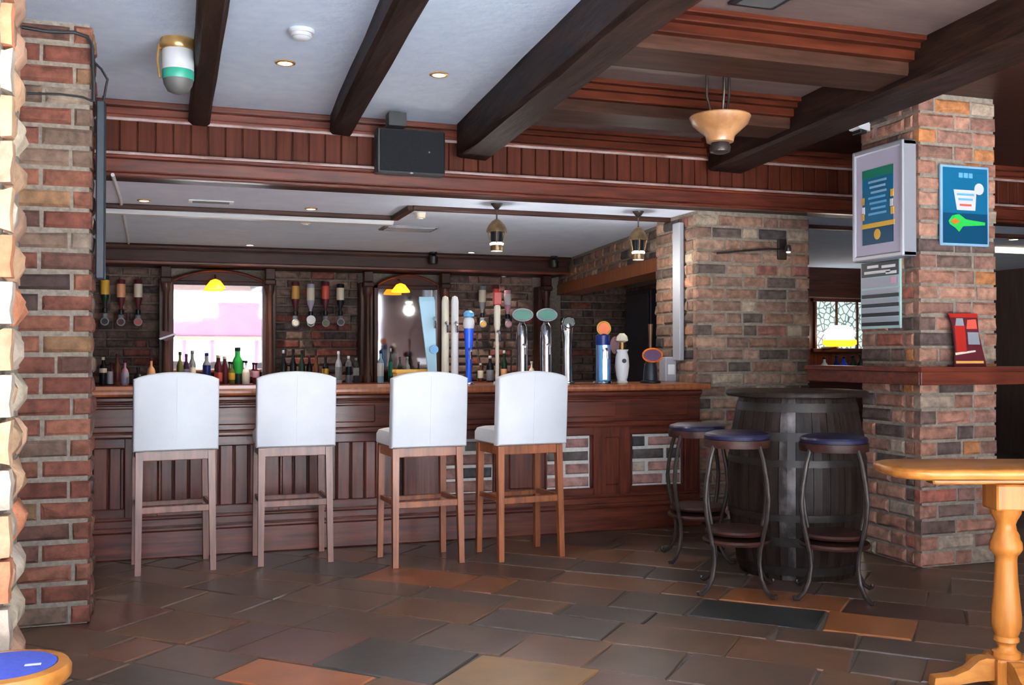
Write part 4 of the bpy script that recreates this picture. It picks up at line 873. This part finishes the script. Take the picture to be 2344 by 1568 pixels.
# lanterns over the bar
for px, py, yb, lb in ((1137, 466, 575, 'brass cage lantern hanging over the bar, left of the pair'), (1461, 484, 595, 'brass cage lantern hanging over the bar, beside the brick column')):
    p = onz(px, py, ZI); s = sc_at(p); L = (yb - py) / s
    t = thing('hanging_lantern', lb, 'lantern', (p.x, p.y, ZI), 0, 'brass lanterns over the bar')
    z = lambda y: -L * y
    MB().lathe([(.012, z(.13)), (.02, z(.1)), (.045, z(.01)), (.045, 0)], seg=18).build('ceiling_rose', 'iron', t, True)
    MB().tube([(0, 0, z(.1)), (0, 0, z(.36))], .006, 8).build('rod', 'iron', t, True)
    MB().lathe([(.078, z(.60)), (.076, z(.55)), (.062, z(.46)), (.035, z(.37)), (.012, z(.33))], seg=24).build('dome', 'old_brass', t, True)
    MB().lathe([(.046, z(.82)), (.046, z(.58))], seg=20).build('lamp_glass', 'c_bottleblack', t, True)
    for k in range(6):
        a = k * math.pi / 3 + .2
        MB().tube([(.074 * math.cos(a), .074 * math.sin(a), z(.58)), (.056 * math.cos(a), .056 * math.sin(a), z(.78)), (.05 * math.cos(a), .05 * math.sin(a), z(.84))], .005, 6).build('cage_bar', 'old_brass', t, True)
    MB().lathe([(.050, z(.87)), (.052, z(.84)), (.045, z(.82))], seg=20).build('lit_disc', 'lamp_cool', t, True)
    MB().lathe([(.044, z(1.0)), (.047, z(.98)), (.047, z(.88)), (.04, z(.87))], seg=20).build('lower_glass', 'old_brass', t, True)
    l = bpy.data.lights.new('lantern_light', 'POINT'); l.energy = 9; l.color = (1, .95, .88); l.shadow_soft_size = .05
    o = bpy.data.objects.new('lantern_light', l); COL.objects.link(o); o.parent = t; o.location = (0, 0, z(1.0) - .06)
# ceiling trims over the bar
tr = struct('trim_3', MB().box(-1.6, 1.70, 8.01, 8.06, ZI - .035, ZI, .006), 'dark_wood_x')
MB().box(1.66, 1.72, 7.42, 8.04, ZI - .037, ZI, .006).build('dogleg', 'dark_wood_x', tr)
MB().box(1.70, 4.05, 7.405, 7.455, ZI - .035, ZI, .006).build('run', 'dark_wood_x', tr); MB().box(4.9, X1, 7.405, 7.455, ZI - .035, ZI, .006).build('run', 'dark_wood_x', tr)
tag(MB().box(-1.6, 1.72, 8.20, 8.30, ZI - .05, ZI, .012).build('shutter_track', 'white_plastic'), 'long white shutter track on the ceiling behind the bar', 'track')
tag(MB().tube([onz(258, 400, ZI - .004), onz(275, 455, ZI - .004), onz(296, 565, ZI - .004)], .012, 8).build('ceiling_cable', 'white_plastic'), 'thin white cable run across the bar ceiling', 'cable')
p = onz(483, 461, ZI); t = thing('ceiling_vent', 'small dark slotted vent in the ceiling over the bar', 'vent', (p.x, p.y, ZI))
MB().box(-.16, .16, -.06, .06, -.008, 0, .003).build('frame', 'white_plastic', t)
for k in range(3): MB().box(-.13, .13, -.042 + k * .03, -.022 + k * .03, -.011, -.006).build('slat', 'dark_grey', t)
p = onz(935, 522, ZI); t = thing('extract_grille', 'grey extract grille set in the bar ceiling', 'vent', (p.x, p.y, ZI))
MB().box(-.24, .24, -.16, .16, -.012, 0, .004).build('frame', 'steel', t)
for k in range(6): MB().box(-.21, .21, -.14 + k * .047, -.105 + k * .047, -.018, -.01).build('slat', 'grey_plastic', t)
for px, py, lb in ((992, 590, 'small black spotlight above the dark mirror'), (1268, 594, 'small black spotlight in the corner of the back bar')):
    p = onz(px, py, ZI) if px < 1200 else onY(px, py, 11.0)
    p = onY(px, py, 10.75); t = thing('black_spotlight', lb, 'spotlight', (p.x, 10.75, ZI), 0, 'black spotlights by the back bar')
    MB().lathe([(.03, -.02), (.04, -.015), (.04, 0)], seg=16).build('base', 'black', t, True); MB().lathe([(.045, -.13), (.05, -.12), (.05, -.05), (.02, -.02)], seg=16).build('head', 'black', t, True)
for px, py, lb in ((700, 501, 'small white sensor disc under the shutter track'), (962, 487, 'brass clip disc beside the ceiling trim')):
    p = onz(px, py, ZI)
    t = thing('ceiling_disc', lb, 'ceiling disc', (p.x, p.y, ZI)); MB().lathe([(.03, -.045), (.04, -.04), (.045, 0)], seg=18).build('body', 'c_cream', t, True); MB().lathe([(.02, -.052), (.024, -.046), (.02, -.04)], seg=14).build('lens', 'white_plastic', t, True)
# vent in the coffered ceiling
p = onz(1728, 2, ZC); t = thing('ceiling_grille', 'square dark framed grille in the panelled ceiling', 'vent', (p.x, p.y - .08, ZC - .006))
MB().box(-.12, .12, -.12, .12, -.012, 0, .004).build('frame', 'black', t); MB().box(-.09, .09, -.09, .09, -.016, -.01).build('mesh', 'dark_grey', t)
# left pillar channel and cables
zt, zb = onY(214, 236, 5.40).z, onY(214, 640, 5.40).z
tag(MB().box(-.372, -.330, 5.33, 5.43, zb, zt, .006).build('shutter_channel', 'teal'), 'dark teal steel channel fixed to the left brick pillar', 'rail')
def cable(label, pts, r=.008): return tag(MB().tube(pts, r, 8).build('cable', 'black', None, True), label, 'cable')
P5 = lambda x, y, Y=5.235: onY(x, y, Y)
cable('black cable along the top of the left brick pillar', [P5(50, 62), P5(110, 72), P5(170, 74), P5(200, 84), P5(211, 104), P5(214, 180), P5(214, 232)], .009)
cable('black cable loop hanging beside the left pillar top', [P5(213, 140, 5.40), P5(232, 158, 5.40), P5(246, 182, 5.40), P5(242, 202, 5.40), P5(238, 226, 5.40)], .006)
cable('thin dark cable crossing the left pillar bricks', [P5(62, 214), P5(140, 216), P5(190, 222), P5(212, 232)], .005)
c0, c1 = onY(236, 268, 6.62), onY(236, 640, 6.62)
cable('thin dark cord hanging in front of the bar soffit', [(c0.x, 6.62, 2.88), (c0.x, 6.62, c0.z), (c0.x, 6.62, (c0.z + c1.z) / 2), (c1.x, 6.62, c1.z)], .006)
# ================================================================== FAR ROOM SEEN TO THE RIGHT
far = struct('wall_far_panelling', MB().box(5.4, X1, 11.30, 11.40, 0, 2.05), 'dark_wood_z')
MB().box(5.4, X1, 11.05, 11.40, 2.03, 2.42, .01).build('cornice', 'dark_wood_x', far)
a, b = onY(1868, 690, 11.25), onY(2010, 798, 11.25)
wn2 = struct('window_2', MB().box(a.x - .05, b.x + .05, 11.24, 11.31, a.z, a.z + .06, .006), 'dark_wood_x')
mw = bpy.data.materials.new('etched_daylight_glass'); mw.use_nodes = True; M['etched'] = mw
nt = mw.node_tree; bs = nt.nodes['Principled BSDF']; vo = nt.nodes.new('ShaderNodeTexVoronoi'); vo.inputs['Scale'].default_value = 13; vo.feature = 'DISTANCE_TO_EDGE'
ge = nt.nodes.new('ShaderNodeNewGeometry'); rpn = nt.nodes.new('ShaderNodeValToRGB'); rpn.color_ramp.elements[0].position = .03; rpn.color_ramp.elements[1].position = .11
rpn.color_ramp.elements[0].color = lin(66, 92, 88); rpn.color_ramp.elements[1].color = lin(214, 226, 224)
nt.links.new(ge.outputs['Position'], vo.inputs['Vector']); nt.links.new(vo.outputs['Distance'], rpn.inputs[0]); nt.links.new(rpn.outputs[0], bs.inputs['Emission Color']); bs.inputs['Emission Strength'].default_value = .7
bs.inputs['Base Color'].default_value = lin(60, 70, 70); bs.inputs['Roughness'].default_value = .3
MB().box(a.x, b.x, 11.27, 11.29, b.z, a.z).build('pane', 'etched', wn2)
for k in range(4):
    xx = a.x + (b.x - a.x) * k / 3; MB().box(xx - .015, xx + .015, 11.25, 11.295, b.z, a.z, .004).build('glazing_bar', 'dark_wood_z', wn2)
MB().box(a.x - .05, b.x + .05, 11.24, 11.31, b.z - .05, b.z, .006).build('sill', 'dark_wood_x', wn2)
p = onY(1922, 772, 10.9)
t = thing('glow_lamp', 'bright white lamp with amber rim glowing beyond the column', 'lamp', (p.x, 10.9, p.z - .12))
MB().lathe([(.12, .06), (.17, .10), (.20, .18), (.12, .26), (.08, .27)], seg=24).build('globe', 'lamp_cool', t, True)
MB().lathe([(.16, .0), (.21, .03), (.21, .08), (.17, .10)], seg=24).build('amber_rim', 'lamp_amber', t, True)
MB().tube([(0, .05, .0), (0, .2, -.02), (0, .38, -.02)], .02, 8).build('arm', 'old_brass', t, True)
t = thing('far_counter', 'dark counter with drinks beyond the brick column', 'counter', (8.0, 10.6, 0)); MB().box(-1.5, 1.6, -.2, .3, 0, .96).build('cabinet', 'dark_wood_x', t); MB().box(-1.55, 1.65, -.25, .32, .96, 1.0, .008).build('counter_top', 'mahogany_x', t)
for px, lb, g, l, h in ((1887, 'white carton bottle on the far counter', 'c_white', 'c_white', .26), (1915, 'navy bottle on the far counter', 'c_navy', 'c_menu_black', .28), (1932, 'blue labelled bottle on the far counter', 'c_blue', 'c_skyblue', .27), (1952, 'dark green bottle on the far counter', 'c_dkgreen', 'c_grey', .28), (1970, 'black bottle on the far counter', 'c_bottleblack', 'c_dkgreen', .3)):
    bottle(lb, px, h, .045, g, l, 'c_bottleblack', 'std', 10.5, 1.0, (.1, .5), 'bottles on the far counter')
a, b = onz(2268, 566, ZI), onz(2420, 575, ZI)
t = thing('strip_light', 'cream glowing strip light on the far right ceiling', 'ceiling light', (a.x, a.y, ZI)); MB().box(0, b.x - a.x, -.04, .04, -.05, 0, .008).build('diffuser', 'glow_strip', t); MB().box(-.03, 0, -.05, .05, -.055, 0, .004).build('end_cap', 'white_plastic', t)
for px, py, lb in ((2277, 540, 'far right downlight beside the poster pillar'), (2297, 538, 'far right downlight, middle one'), (2320, 547, 'far right downlight, nearest the frame edge')):
    downlight(lb, px, py, ZI, .06, 'lamp_cool', 'brass', 'far right downlights', 6)
